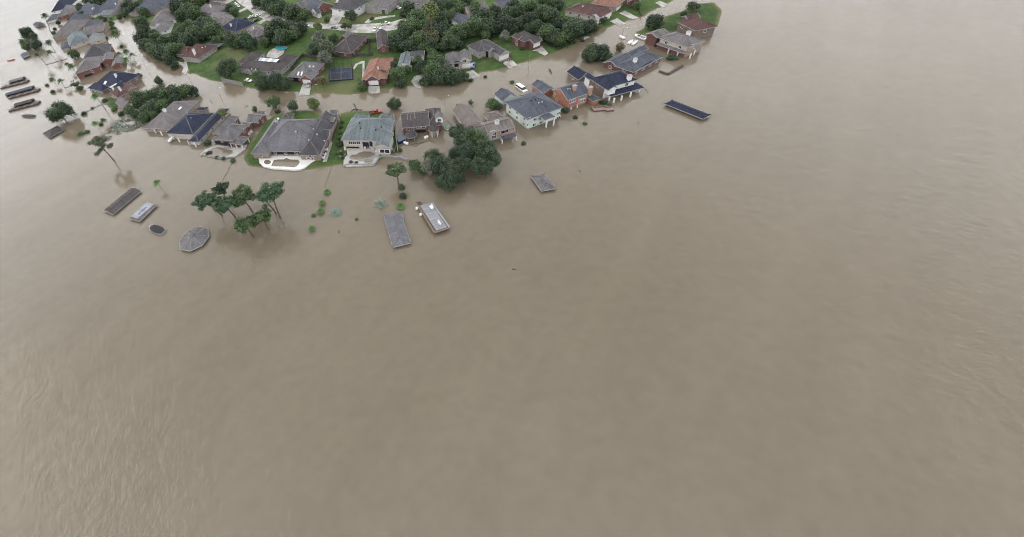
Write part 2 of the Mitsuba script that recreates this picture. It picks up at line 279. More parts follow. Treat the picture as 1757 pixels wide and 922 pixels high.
class House:
    def __init__(s, label, roof, wall, blocks, ang=None, name='house', cat='house', group=None, caps=None, trim=True, over=.45, auto=True, capc=None, white=False):
        s.white = white
        s.key = thing(name, label, cat, group); s.roofc, s.wallc = ROOF[roof], WALL[wall]
        s.blocks, s.tris = [], []
        b0 = blocks[0]; (pa, pb), za = (ang[:2], ang[2] if len(ang) > 2 else b0[1]) if ang else (b0[0][:2], b0[1])
        d = G(*pb, za)-G(*pa, za); s.a = math.atan2(d[1], d[0])
        s.u = np.array([math.cos(s.a), math.sin(s.a), 0]); s.w = np.array([-s.u[1], s.u[0], 0])
        s.o = G(*b0[0][0], b0[1]); s.o[2] = 0
        tm = MB(); built = []
        for k, b in enumerate(blocks):
            wm, rm, cm = MB(s.wallc), MB(s.roofc), MB(s.roofc if capc is None else ROOF[capc]); built.append((wm, rm, cm))
            px, z, kind, pitch = b[:4]; opt = b[4] if len(b) > 4 else {}
            z += .004*k
            if isinstance(px, dict):
                Q = s.blocks[px['of']]; du = Q['u1']-Q['u0']; uv = np.array([[Q['u0']+du*px['u'][0], Q['v0']+px['v'][0]], [Q['u0']+du*px['u'][1], Q['v0']+px['v'][1]]])
            else: uv = np.array([[(G(*p, z)-s.o)@s.u, (G(*p, z)-s.o)@s.w] for p in px])
            cl = lambda c: (c[c <= (c.min()+c.max())/2].mean(), c[c > (c.min()+c.max())/2].mean())
            (u0, u1), (v0, v1) = cl(uv[:, 0]), cl(uv[:, 1])
            B = dict(u0=u0, u1=u1, v0=v0, v1=v1, z=z, kind=kind, opt=opt); s.blocks.append(B)
            c = [(u0+u1)/2, (v0+v1)/2]
            g = s.L(*c, 0); B['base'] = opt.get('base', max(-1.5, float(land_z(g[0], g[1])[0])-.6)); B['ground'] = max(0, float(land_z(g[0], g[1])[0]))
            s.roof(B, pitch, rm, wm, tm, cm, over)
            wc = WALL[opt['wall']] if 'wall' in opt else s.wallc
            a0, a1, c0, c1 = u0+over, u1-over, v0+over, v1-over
            if not opt.get('open'):
                q = [(a0, c0), (a1, c0), (a1, c1), (a0, c1)]
                for i in range(4):
                    p, r = q[i], q[(i+1) % 4]
                    wm.poly([s.L(*p, B['base']), s.L(*r, B['base']), s.L(*r, z-.17), s.L(*p, z-.17)], WALL[opt['sides'][i]] if i in opt.get('sides', {}) else wc)
            B['wall'] = (a0, a1, c0, c1)
        for wm, rm, cm in built:
            if wm.n: v, f = wm.arr(); s.tris.append(('wall', v[f])); wm.put('wall', 'm_wall', s.key)
            v, f = rm.arr(); s.tris.append(('roof', v[f])); rk = rm.put('roof', 'm_roof', s.key)
            if cm.n: put('ridge_cap', cm.shape('m_roof'), rk)
        s.roofkey = s.key+'__roof'
        if trim and tm.n: tm.put('fascia', 'm_fascia' if not s.white else 'm_trim', s.key)
        if auto: s.autowin()
    def L(s, u, v, z): return s.o+s.u*u+s.w*v+np.array([0, 0, z])
    def roof(s, B, pitch, rm, wm, tm, cm, over):
        u0, u1, v0, v1, z, k, opt = B['u0'], B['u1'], B['v0'], B['v1'], B['z'], B['kind'], B['opt']
        rc = ROOF[opt['roof']] if 'roof' in opt else s.roofc
        du, dv = u1-u0, v1-v0; th = .18
        L = s.L
        e = [L(u0, v0, z), L(u1, v0, z), L(u1, v1, z), L(u0, v1, z)]
        low = [x-np.array([0, 0, th]) for x in e]
        gab = []
        if k in ('hip', 'gable', 'gu', 'gv', 'hg0', 'hg1'):
            along_u = {'gu': True, 'gv': False}.get(k, du >= dv)
            span = dv if along_u else du; h = span/2*pitch
            q = span/2*opt.get('q', 1.0)
            i0 = q if k in ('hip', 'hg1') else 0; i1 = q if k in ('hip', 'hg0') else 0
            if along_u: R0, R1 = L(u0+i0, (v0+v1)/2, z+h), L(u1-i1, (v0+v1)/2, z+h); F4 = [(0, 1, R1, R0), (2, 3, R0, R1)]; E = [(3, 0, R0, i0), (1, 2, R1, i1)]
            else: R0, R1 = L((u0+u1)/2, v0+i0, z+h), L((u0+u1)/2, v1-i1, z+h); F4 = [(1, 2, R1, R0), (3, 0, R0, R1)]; E = [(0, 1, R0, i0), (2, 3, R1, i1)]
            for a, b, p, r in F4: rm.poly([e[a], e[b], p, r], rc)
            capl = []
            if np.linalg.norm(R1-R0) > .3: capl.append((R0, R1))
            for a, b, p, i in E:
                if i > 0: rm.poly([e[a], e[b], p], rc); capl += [(e[a], p), (e[b], p)]
                else:
                    wm.poly([low[a], low[b], e[b], p, e[a]], WALL[opt['wall']] if 'wall' in opt else None)
                    for x in (e[a], e[b]):
                        out = (e[a]+e[b])/2-(R0+R1)/2; out[2] = 0; out /= np.linalg.norm(out)
                        tm.bar(x+out*.03-[0, 0, .08], p+out*.03-[0, 0, .08], .1, .24)
                    gab.append((a, b))
            if opt.get('cap', True):
                for p, r in capl: cm.bar(p+[0, 0, .02], r+[0, 0, .02], .34, .12)
            B['h'] = h
        elif k in ('s0', 's1', 's2', 's3'):       # one slope that rises away from that side
            i = int(k[1]); j = (i+1) % 4; a, b = (i+2) % 4, (i+3) % 4
            h = (dv if i % 2 == 0 else du)*pitch
            A, C = e[a]+[0, 0, h], e[b]+[0, 0, h]
            rm.poly([e[i], e[j], A, C], rc); wm.poly([e[j], e[a], A]); wm.poly([e[b], e[i], C]); wm.poly([e[a], e[b], C, A]); B['h'] = h
        else:
            rm.poly(e, rc); B['h'] = 0
        rm.poly(low[::-1], rc)
        for a in range(4):
            b = (a+1) % 4
            if (a, b) in gab: continue
            rm.poly([low[a], low[b], e[b], e[a]], rc)
            out = (e[a]+e[b])/2-(e[(a+2) % 4]+e[(b+2) % 4])/2; out[2] = 0; out /= np.linalg.norm(out)
            tm.bar((low[a]+e[a])/2+out*.04, (low[b]+e[b])/2+out*.04, .07, .17)
    def inside(s, u, v, z, skip):
        return any(B is not skip and B['u0'] < u < B['u1'] and B['v0'] < v < B['v1'] and B['z']+.3*B['h'] > z for B in s.blocks)
    def panel(s, name, p, n, w, h, what=FRAME, pane=True, d=.07, label=None):
        k = put(name, place(what, panel_matrix(p, n, w, h, d)), s.key, label)
        if pane: put('pane', place(PANE, panel_matrix(p, n, w, h, d)), k)
        return k
    def autowin(s):
        for B in s.blocks:
            if B['opt'].get('nowin') or B['opt'].get('open'): continue
            a0, a1, c0, c1 = B['wall']
            rows = [B['z']-1.15]
            if B['z']-B['ground'] > 3.9: rows.append(B['z']-3.9)
            for (p, q, n) in (((a0, c0), (a1, c0), -s.w), ((a1, c0), (a1, c1), s.u), ((a1, c1), (a0, c1), s.w), ((a0, c1), (a0, c0), -s.u)):
                L = math.hypot(q[0]-p[0], q[1]-p[1])
                m = int((L-1.2)//(3.6 if S(s.L(*p, 2)) > 2.2 else 5.5))
                mid = s.L((p[0]+q[0])/2, (p[1]+q[1])/2, 2)
                if m < 1 or (CAM-mid)[:2]@n[:2] < 0: continue
                for i in range(m):
                    t = (i+.5)/m; u, v = p[0]+(q[0]-p[0])*t, p[1]+(q[1]-p[1])*t
                    uu, vv = u+(n@s.u)*.35, v+(n@s.w)*.35
                    for z in rows:
                        if z-.75 < B['ground']+.25 or s.inside(uu, vv, z, B): continue
                        s.panel('window', s.L(u, v, z), n, 1.25, 1.45)
    def hit(s, px, py, kinds=('wall', 'roof')):
        d = ray(px, py); best = None
        for nm, t in s.tris:
            if nm not in kinds: continue
            e1, e2 = t[:, 1]-t[:, 0], t[:, 2]-t[:, 0]; pv = np.cross(d, e2); det = (e1*pv).sum(1)
            det = np.where(abs(det) < 1e-12, 1e-12, det); tv = CAM-t[:, 0]; a = (tv*pv).sum(1)/det
            qv = np.cross(tv, e1); b = (qv@d)/det; k = (e2*qv).sum(1)/det
            ok = (a >= 0) & (b >= 0) & (a+b <= 1) & (k > 0)
            if ok.any():
                i = np.where(ok, k, 1e18).argmin()
                if best is None or k[i] < best[0]:
                    n = np.cross(e1[i], e2[i]); n /= np.linalg.norm(n)
                    best = (k[i], CAM+d*k[i], n if n@d < 0 else -n, nm)
        return best
    def win(s, px, py, w=1.3, h=1.4, name='window', what=FRAME, pane=True, d=.09, label=None):
        b = s.hit(px, py, ('wall',))
        if b is None: return print('miss', s.key, name, px, py)
        return s.panel(name, b[1], b[2], w, h, what, pane, d, label)
    def garage(s, px, py, w=4.8, h=2.3): return s.win(px, py, w, h, 'garage_door', DOORW, False, .12)
    def door(s, px, py, w=1.1, h=2.1): return s.win(px, py, w, h, 'door', DOORD, False, .1)
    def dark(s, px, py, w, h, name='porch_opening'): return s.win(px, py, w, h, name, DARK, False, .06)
    def chimney(s, px, py, w=1.0, d=.8, h=1.5, c='white', name='chimney'):
        b = s.hit(px, py)
        if b is None: return print('miss', s.key, name, px, py)
        mb = MB(WALL[c]); mb.cbox(b[1]-[0, 0, 1.2], w, d, h+1.2, s.a)
        k = mb.put(name, 'm_wall', s.roofkey)
        MB(PAINT['grey']).cbox(b[1]+[0, 0, h], w+.2, d+.2, .12, s.a).cbox(b[1]+[0, 0, h+.12], .4, .4, .25, s.a).put('chimney_cap', 'm_paint', s.roofkey)
    def vent(s, px, py, c='tyre', r=.28):
        b = s.hit(px, py, ('roof',))
        if b is None: return
        MB(PAINT[c]).cbox(b[1]-[0, 0, .3], r, r, .7, s.a).cbox(b[1]+[0, 0, .4], r*1.5, r*1.5, .1, s.a).put('roof_vent', 'm_paint', s.roofkey)
    def skylight(s, px, py, w, h, c='white', name='skylight'):
        b = s.hit(px, py, ('roof',))
        if b is None: return
        n = b[2]; x = np.cross([0, 0, 1.], n); x = x/np.linalg.norm(x) if np.linalg.norm(x) > 1e-3 else s.u; y = np.cross(n, x)
        MB(PAINT[c]).box(b[1]-x*w/2-y*h/2-n*.1, x*w, y*h, n*.25).put(name, 'm_paint', s.roofkey)
    def posts(s, pix, ztop, zbot=-1.0, w=.3, name='post'):
        for px, py in pix:
            g = G(px, py, ztop)
            MB().cbox((g[0], g[1], zbot), w, w, ztop-zbot, s.a).put(name, 'm_trim', s.key)
    def dormer(s, px, py, w, dep, h, wall='white', roof=None):
        """a small gabled dormer standing out of the slope at that pixel"""
        b = s.hit(px, py, ('roof',))
        if b is None: return print('miss dormer', s.key, px, py)
        n = np.array([b[2][0], b[2][1], 0])
        if np.linalg.norm(n) < 1e-3: n = -s.w
        n /= np.linalg.norm(n); x = np.array([-n[1], n[0], 0]); p = b[1]
        z0, z1 = p[2]-.4, p[2]+h; up = np.array([0, 0, 1.])
        A, B2 = p+x*w/2, p-x*w/2; A[2] = B2[2] = 0; r = h*.45
        mb = MB(WALL[wall])
        mb.poly([A+up*z0, B2+up*z0, B2+up*z1, (A+B2)/2+up*(z1+r), A+up*z1])
        for q in (A, B2): mb.poly([q+up*z0, q-n*dep+up*z0, q-n*dep+up*z1, q+up*z1])
        k = mb.put('dormer', 'm_wall', s.roofkey)
        rm = MB(s.roofc if roof is None else ROOF[roof])
        for sg in (1, -1):
            q = p+x*sg*(w/2+.25); q[2] = 0; m = p.copy(); m[2] = 0
            e0, e1 = q+n*.3+up*(z1-.2), q-n*dep+up*(z1-.2); r0_, r1_ = m+n*.3+up*(z1+r), m-n*dep+up*(z1+r)
            rm.poly([e0, e1, r1_, r0_]); rm.poly([x_+up*.12 for x_ in (e0, e1, r1_, r0_)])
            rm.poly([e0, r0_, r0_+up*.12, e0+up*.12])
        rm.put('dormer_roof', 'm_roof', s.roofkey)
        s.panel('window', p+n*.02+up*h*.45, n, w*.5, h*.7)
    def cone(s, px, py, z, rpx, h, wall=None, n=8, wallh=3.5):
        g = G(px, py, z); r = rpx/S(g); a = np.arange(n)*2*np.pi/n+s.a+.2
        ring = np.stack([g[0]+r*np.cos(a), g[1]+r*np.sin(a), np.full(n, z)], 1); apex = np.array([g[0], g[1], z+h])
        rm = MB(s.roofc)
        for i in range(n):
            j = (i+1) % n
            rm.poly([ring[i], ring[j], apex]); rm.poly([ring[j], ring[i], ring[i]-[0, 0, .2], ring[j]-[0, 0, .2]])
        rm.poly(list((ring-[0, 0, .2])[::-1])); k = rm.put('turret_roof', 'm_roof', s.key)
        tm = MB()
        for i in range(n): tm.bar(ring[i]-[0, 0, .1], ring[(i+1) % n]-[0, 0, .1], .1, .22)
        tm.put('fascia', 'm_fascia', k)
        if wall is not None:
            wm = MB(WALL[wall]); q = ring.copy(); q[:, :2] = g[:2]+(ring[:, :2]-g[:2])*.86
            for i in range(n):
                j = (i+1) % n; lo = [0, 0, wallh]
                wm.poly([q[i]-lo, q[j]-lo, q[j]-[0, 0, .2], q[i]-[0, 0, .2]])
            wm.put('turret_wall', 'm_wall', s.key)
        else:
            for i in range(n):
                q = g[:2]+(ring[i, :2]-g[:2])*.86
                MB().cbox((q[0], q[1], -1), .25, .25, z+.9, s.a).put('post', 'm_trim', s.key)
        return k

# ------------------------------------------------------------------ the flooded row along the lake
n1 = House('wide house of grey shingle roof joined to a navy hipped roof, standing in flood water', 'warm', 'tan', [
    ([(243.4, 213.7), (283, 228), (312, 169.5), (337, 177)], 2.6, 'hip', .55, {'cap': False}),
    ([(283, 223), (320.5, 237), (332, 190), (369, 197)], 3.3, 'hip', .5, {'roof': 'navy', 'wall': 'cream', 'nowin': 1}),
    ([(321, 241.5), (335, 245), (381, 184), (396, 188.5)], 2.2, 'hip', .45, {'roof': 'navy', 'wall': 'pink'}),
    ([(338, 187), (350, 191), (344, 182), (357, 185)], 2.4, 'hip', .5, {'roof': 'navy', 'nowin': 1})], ang=((283, 228), (337, 177)), capc='grey')
n1.chimney(283, 191, 1.3, 1.1, 1.2); n1.skylight(309, 186, 2.2, .8); n1.vent(297, 190, 'grey'); n1.vent(328, 203, 'grey')
n1.posts([(256, 219), (264, 222), (275, 226), (295, 233), (305, 237), (322, 242), (333, 245)], 2.3, w=.4)
k = n1.key
MB(PAINT['white']).cbox(G(297, 236.5, .6), 6.0, 1.4, .5, n1.a).cbox(G(297, 236.5, 1.1), 6.4, .3, .5, n1.a).put('balcony', 'm_paint', k)

n2 = House('grey roofed red brick house with white gable trim behind a curved terrace pool', 'grey', 'red', [
    ([(367, 238.5), (396, 241.5), (429, 216), (400, 211)], 4.2, 'hip', .6),
    ([(366.5, 227), (372, 233), (399, 195.5), (412, 205)], 4.0, 'hip', .8),
    ([(362.5, 238), (373, 243.5), (380, 226)], 2.7, 'hip', .5),
    ([(394, 246), (414.6, 248.6), (427, 236), (405, 231)], 2.7, 'hip', .6, {'open': 1}),
    ([(423, 208), (443, 212.4), (434.6, 194.8), (457.5, 197)], 2.6, 'gable', .55),
    ([(441, 194), (452, 194.5), (446, 190.5)], 2.6, 'hip', .6),
    ([(418, 221), (436, 214), (412, 213), (428, 207)], 3.0, 'gable', .5)], ang=((443, 212.4), (457.5, 197)))
n2.dormer(407, 207, 2.2, 2.6, 1.2, 'red'); n2.vent(418, 222, 'grey'); n2.vent(452, 201, 'silver')
n2.posts([(395, 245.5), (404, 247), (414, 248), (425, 237)], 2.5, .2, .35)
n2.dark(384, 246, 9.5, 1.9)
n2.win(430, 226, 1.2, 1.5); n2.win(436, 222, 1.2, 1.5); n2.door(446, 209)

n3 = House('largest lake house, charcoal grey hip roofs around a white pool terrace', 'lake', 'tan', [
    ([(447, 259), (545, 261), (474, 203), (556, 206)], 3.3, 'hip', .62),
    ([(431.7, 264.3), (460.5, 263.8), (470, 203)], 3.3, 'hip', .75),
    ([(519.6, 266.2), (550.2, 266.9), (576.3, 204.5), (541, 200)], 3.3, 'hg1', .85, {'roof': 'dark', 'wall': 'tan'}),
    ([(482, 206), (500, 206), (488, 195), (503, 195)], 3.3, 'hip', .8, {'roof': 'dark'}),
    ({'of': 2, 'u': (.45, 1.06), 'v': (10, 16)}, 3.5, 'gu', .6, {'roof': 'dark', 'nowin': 1}), ({'of': 2, 'u': (.62, 1.0), 'v': (19.5, 22.5)}, 4.6, 'gu', .8, {'roof': 'grey', 'nowin': 1}), ({'of': 2, 'u': (.62, 1.0), 'v': (24.5, 27.5)}, 4.6, 'gu', .8, {'roof': 'grey', 'nowin': 1})], ang=((431.7, 264.3), (550.2, 266.9)), capc='warm')
for x, y in ((508, 227), (538, 223), (544, 232), (530, 242), (557, 243)): n3.vent(x, y, 'grey', .4)
n3.skylight(477, 204, 1.2, .7)
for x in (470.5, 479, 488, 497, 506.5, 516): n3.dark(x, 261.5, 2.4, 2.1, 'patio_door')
n3.posts([(466, 258), (475.5, 258), (485.5, 258), (502.5, 258.5), (515, 259)], 3.1, .2, .35)
n3.chimney(475, 211, 1.0, .9, .8, 'cream'); n3.win(532, 271.5, 3.0, 1.0)

n4 = House('pale stucco house with blue grey roof and pool terrace between two yards', 'teal', 'pink', [
    ([(592.6, 240.5), (671.5, 243), (597, 201), (670.5, 203.5)], 4.6, 'hip', .62, {'cap': False}),
    ([(645.5, 252.5), (672, 253), (671.5, 228), (648, 228)], 4.3, 'gv', .45, {'wall': 'pink'}),
    ([(606, 206), (634, 206), (608, 196), (631, 196)], 4.5, 'hip', .75),
    ([(650, 209), (671, 208), (651, 196.5), (668, 196)], 4.5, 'hip', .9)], auto=False)
for x in (601.5, 608, 615): n4.win(x, 245, 1.7, 1.6)
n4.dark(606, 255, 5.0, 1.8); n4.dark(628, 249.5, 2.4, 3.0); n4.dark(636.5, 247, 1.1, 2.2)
n4.win(660, 259.5, 4.2, 1.9, label='wide dark window below the blue grey gable')
n4.posts([(599, 246), (624, 247)], 1.9, .2, .5)
for x, y in ((619, 221), (645, 224), (617, 212), (655, 219)): n4.vent(x, y)

n5 = House('brown roofed brick house with white dormer and round turret at the waterline', 'brown', 'red', [
    ([(693, 219.6), (740, 215.5), (685.5, 195.5), (732, 189)], 3.6, 'gu', .5),
    ([(735, 218), (762, 212), (727, 189), (753, 184)], 3.3, 'hip', .7),
    ([(744, 208), (762, 207), (740, 196), (758, 194)], 3.2, 'gv', .7)], capc='grey', auto=False)
n5.cone(744, 221, 2.7, 9.5, 2.0, 'tan', wallh=3.5); n5.dormer(754, 209.5, 2.6, 3, 1.9, 'white', 'grey')
for x, y in ((700, 222.5), (709, 221.5)): n5.win(x, y, 1.1, 1.1)
n5.win(718, 219.5, 1.6, .8); n5.win(727, 218.5, 1.6, .8); n5.dark(719, 225.5, 5, 1.2)
for x, y in ((699, 201), (705, 202), (712, 199)): n5.skylight(x, y, .2, 2.6, 'greywood', 'bare_roof_patch')
n5.posts([(750, 226), (741, 227), (752, 222)], 2.4)

n6 = House('tan roofed stucco house with white chimney and roof terrace, half hidden by big oaks', 'tan', 'pink', [
    ([(800, 220.5), (835.6, 230), (869.5, 202)], 3.7, 'hip', .5),
    ([(835.6, 229.3), (881.5, 218.5), (870, 201.3), (826, 211)], 4.0, 'gu', .45),
    ([(775.5, 187), (795, 219), (807.5, 182.5), (828, 211)], 2.2, 'gable', .6),
    ([(829, 194), (863, 203), (855, 190.3), (834, 205)], 2.0, 'hip', .45)], ang=((835.6, 229.3), (881.5, 218.5)), capc='warm')
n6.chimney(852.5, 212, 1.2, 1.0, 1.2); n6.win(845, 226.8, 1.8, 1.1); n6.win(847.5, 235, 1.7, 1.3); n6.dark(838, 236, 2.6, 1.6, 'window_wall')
pr_ = MB(ROOF['slate']); a_ = [G(861.6, 239.3, 2.0), G(886.5, 233.5, 2.0), G(884, 228.5, 2.6), G(859.5, 233, 2.6)]
pr_.poly(a_); pr_.poly([x-np.array([0, 0, .2]) for x in a_][::-1])
for i in range(4): pr_.poly([a_[i]-np.array([0, 0, .2]), a_[(i+1) % 4]-np.array([0, 0, .2]), a_[(i+1) % 4], a_[i]])
pr_.put('porch_roof', 'm_roof', n6.key)
n6.posts([(862, 239), (886, 233.6), (860, 234)], 1.9)
bm = MB(PAINT['pink'])
for p_, q_ in (((859, 232), (859, 226)), ((859, 232), (884, 226)), ((884, 226), (882, 221))):
    bm.bar(G(*p_, 3.4), G(*q_, 3.4), .25, .9)
bm.put('terrace_parapet', 'm_paint', n6.key); n6.dark(866, 226.5, 2.5, 1.0, 'terrace_door')

n7 = House('mint green two storey house with slate roof standing in flood water', 'slate', 'mint', [
    ([(863.6, 173.4), (902, 203), (968, 187.3), (928, 157.5)], 4.5, 'hip', .5),
    ([(905, 203.5), (932, 199), (916, 190)], 4.45, 'hip', .3, {'cap': False}),
    ([(846, 161.8), (864, 174), (871, 153.6), (888, 165)], 2.2, 'gable', .6),
    ([(888, 168), (905, 169), (891, 162), (910, 159)], 3.0, 'hip', .4, {'nowin': 1}),
    ([(934, 205.5), (955, 200), (941, 194)], 4.0, 'hip', .35, {'open': 1})], ang=((863.6, 173.4), (902, 203)), auto=False)
for x, y in ((875, 184.5), (874.5, 192.5), (887.5, 193.5), (887, 202)): n7.win(x, y, 1.3, 1.3)
for x, y in ((900, 204), (907, 204.5), (918, 205), (925.5, 204), (898.5, 212.5), (906.5, 213.5), (916.5, 214), (928, 210.5)): n7.win(x, y, 1.3, 1.2)
n7.win(958, 203, 1.8, 1.8); n7.win(958, 194.5, 1.3, 1.0); n7.win(963, 192, 1, 1)
n7.posts([(938.8, 203.5), (951.5, 200.5)], 3.8, w=.35)
bm = MB().bar(G(935.5, 207.5, 2.6), G(952.5, 203, 2.6), .15, .7); bm.bar(G(935.5, 207.5, 2.6), G(932, 203, 2.6), .15, .7); bm.put('balcony_rail', 'm_trim', n7.key)
for x, y in ((911, 173.5), (919, 172)): n7.vent(x, y)
for x, y in ((924, 178), (930, 176.5)): n7.vent(x, y, 'grey')

n8 = House('orange brick house with grey roof and two brick chimneys', 'slate', 'orange', [
    ([(943, 154.3), (976.5, 171.5), (1008, 161), (990, 141.5)], 4.5, 'gable', .6),
    ([(911.3, 149), (941, 162), (924.3, 137.3), (952, 150)], 2.2, 'gable', .6, {}),
    ([(1005, 166), (1030.5, 170), (1012, 159)], 2.2, 'hip', .5),
    ([(976, 182), (992, 178), (983, 173)], 1.4, 's0', .25, {'roof': 'red', 'open': 1})], ang=((976.5, 171.5), (1008, 161)), auto=False)
n8.chimney(985, 154, 1.1, .9, 1.7, 'salmon'); n8.chimney(1012, 158.5, 1.1, .9, 2.2, 'salmon')
for x, y in ((979, 174.5), (982.5, 173.3), (986, 172.2), (995, 168.5), (998.5, 167.2), (1002, 166), (995, 174.5), (999, 173), (1003, 171.5)): n8.win(x, y, .8, 1.5)
for x, y in ((951, 162), (955.5, 172)): n8.win(x, y, 1.1, 1.2)
for x, y in ((974, 154), (978, 154)): n8.vent(x, y, 'grey')
n8.posts([(980, 184), (991, 180)], 1.2)

n9 = House('navy roofed brick house with white gables, white chimney and wrap around porch', 'navy', 'brownbrick', [
    ([(1011.5, 136.5), (1039, 151.5), (1099.5, 135.5), (1057, 121)], 4.8, 'hip', .55, {'sides': {0: 'white'}}),
    ([(969.6, 126.5), (1003, 139), (988.7, 115.6), (1016, 127)], 2.3, 'gable', .6),
    ([(1036, 159), (1054.5, 168.3), (1104.8, 146.5), (1085, 140)], 2.1, 'hip', .35, {'open': 1, 'cap': False}),
    ([(1002, 131), (1012, 137), (1012, 126)], 4.4, 'gv', .6, {'wall': 'white', 'nowin': 1}),
    ({'of': 0, 'u': (.02, .32), 'v': (-1.6, 5)}, 4.75, 'gv', .55, {'wall': 'white', 'nowin': 1, 'base': 2.4})], ang=((1039, 151.5), (1099.5, 135.5)))
n9.chimney(1079, 136, 1.3, 1.0, 1.5)
n9.posts([(1037, 160), (1046.5, 165), (1054.5, 168.5), (1067.5, 164.5), (1083, 158.5), (1098, 151)], 1.9, w=.4)
n10 = House('long grey roofed house with red brick end and white chimney, oak at its left', 'slate', 'darkred', [
    ([(1056, 113.5), (1087, 124.5), (1137.5, 97.3), (1100, 86)], 2.4, 'hip', .5),
    ([(1031.7, 107), (1060, 115), (1064, 94)], 2.2, 'gable', .55),
    ([(1072, 94), (1084, 99), (1095, 78.5), (1112, 83)], 2.2, 'gable', .5)], ang=((1087, 124.5), (1137.5, 97.3)))
n10.chimney(1089, 106, 1.2, 1.0, 1.3); n10.dark(1110, 111, 6, 1.3); n10.dark(1124, 112.5, 3, 1.0)
n11 = House('two storey brick house with white gable siding, white boat moored at its corner', 'warm', 'darkred', [
    ([(1133, 66), (1183, 82.5), (1205, 71), (1160, 52)], 4.6, 'hip', .5, {'sides': {0: 'cream', 1: 'tan'}}),
    ([(1110.5, 60.5), (1133, 66), (1123, 50), (1146, 55)], 4.4, 'gable', .5),
    ({'of': 0, 'u': (.02, .98), 'v': (-.9, .8)}, 2.3, 's0', .3, {'nowin': 1})], ang=((1133, 66), (1183, 82.5)))
n11.chimney(1180, 61, 1.2, 1.0, 1.6)
for x, y in ((1141, 68), (1145.5, 69.5), (1149.5, 70.5), (1188, 78.5)): n11.win(x, y, 1.2, 1.2)
n11.posts([(1148, 84), (1164, 89), (1186, 92), (1193, 86)], 2.2)
n12 = House('dark red roofed house at the upper right edge of the lawn', 'red', 'brownbrick', [
    ([(1166, 40), (1200, 56), (1190, 29), (1228, 42)], 4.0, 'hip', .6), ([(1180, 34), (1200, 30), (1192, 24)], 3.8, 'gable', .6)])

# ------------------------------------------------------------------ flooded houses of the left bank
l1 = House('deep blue roofed house with white skylights and chimney on the left bank', 'navy', 'brownbrick', [
    ([(191, 157), (235, 131.5), (171, 137.5), (212, 119.5)], 3.6, 'hip', .6),
    ([(160.7, 141), (169.6, 156), (184, 138), (194, 150)], 2.4, 'hip', .55),
    ([(192, 155), (212, 143), (196, 160)], 3.0, 's0', .3, {'nowin': 1})])
l1.chimney(200, 132, 1.2, 1.0, 2.0); l1.skylight(180.5, 142.5, 2.2, 2.6)
b = l1.hit(200, 147)
MB(WALL['white']).cbox(G(201, 147.5, 3.6), 8.0, 1.2, 1.5, l1.a).put('clerestory', 'm_wall', l1.key)
l2 = House('red brown roofed house with two white chimneys, dark trees on its right', 'red', 'tan', [
    ([(190, 160), (203, 169.5), (205, 146.5), (220, 156)], 3.0, 'hip', .65), ([(205, 150), (222, 157), (217, 141), (236, 148)], 2.8, 'gable', .55), ([(200, 178), (222, 180), (206, 167)], 2.6, 's0', .4, {'roof': 'warm', 'open': 1})])
l2.chimney(195, 154, 1.2, 1.0, 1.6); l2.chimney(207, 155, 1.2, 1, 2.2)
l2.posts([(203, 180), (212, 181), (221, 181)], 2.3)
MB(PAINT['pink']).cbox(G(214, 186, .0), 7.5, 5, .9, l2.a).put('deck', 'm_paint', l2.key)
MB(PAINT['brown']).cbox(G(214, 184, .9), 4.5, 3, .3, l2.a).put('deck_cover', 'm_paint', l2.key)
l3 = House('long red brick house with grey hip roofs and palms at its right end', 'warm', 'red', [
    ([(137.3, 124.8), (178, 111.4), (128.6, 110.3), (168, 98.5)], 4.4, 'hip', .55),
    ([(146, 104), (193, 88.5), (142.5, 91), (187, 77.5)], 4.3, 'hip', .65, {'roof': 'dark'}),
    ([(176, 108), (196, 100), (174, 97), (194, 91)], 4.1, 'gv', .5, {}),
    ([(194, 113.5), (213, 107.5), (191, 104), (209, 99)], 2.6, 'gable', .5)], auto=False)
for x, y in ((173.5, 119), (179, 116), (184, 113), (158, 123), (208, 112)): l3.win(x, y, 1.3, 1.8)
l3.dark(152, 129, 5, 1.5)
l4 = House('teal grey roofed house with pale pink brick walls, second from the long brick house', 'teal', 'pink', [
    ([(121.6, 79), (150.5, 68.5), (112, 63.5), (146, 55)], 3.4, 'hip', .6),
    ([(153, 74.5), (181, 65), (150.5, 66.5), (178, 58)], 3.0, 'gable', .5, {'wall': 'cream'}),
    ([(101, 80), (116, 82), (106, 73), (120, 74)], 1.6, 'hip', .5, {'roof': 'slate'})])
l5 = House('purple grey roofed house with tan garage wing among palms on the left bank', 'warm', 'tan', [
    ([(109, 61), (147, 52), (103, 46.5), (138, 38)], 3.6, 'hip', .6), ([(118, 42), (142, 36), (112, 37), (133, 29)], 4.0, 'hip', .7, {'roof': 'slate'}),
    ([(152, 58), (185, 52), (148, 50), (181, 44)], 2.8, 'gable', .5), ([(147, 45), (168, 44), (150, 38), (170, 37)], 2.6, 'hip', .5, {'roof': 'slate'})])
l6 = House('red brick house with grey hip roof near the far left shore', 'grey', 'red', [
    ([(101, 29.5), (131, 20.5), (104, 18), (130, 10)], 3.2, 'hip', .6), ([(83, 36), (99, 33), (82, 29), (97, 26.5)], 2.0, 'hip', .5, {'roof': 'slate', 'wall': 'white'})])
l7 = House('navy roofed house at the far left shore, topmost of its row', 'navy', 'white', [([(96, 19), (128, 10.5), (100, 7), (128, -2)], 3.4, 'hip', .8)])
l8 = House('slate roofed house with white dormers behind the tall round tree, upper left', 'slate', 'white', [
    ([(148, 25), (168, 27), (164, 9), (192, 15)], 3.2, 'hip', .7), ([(144, 22), (160, 24), (148, 15), (163, 15)], 3.0, 'gable', .5)])
l8.dormer(161, 15.5, 2.2, 2, 1.8); l8.dormer(184, 14.5, 2.6, 2, 1.8)
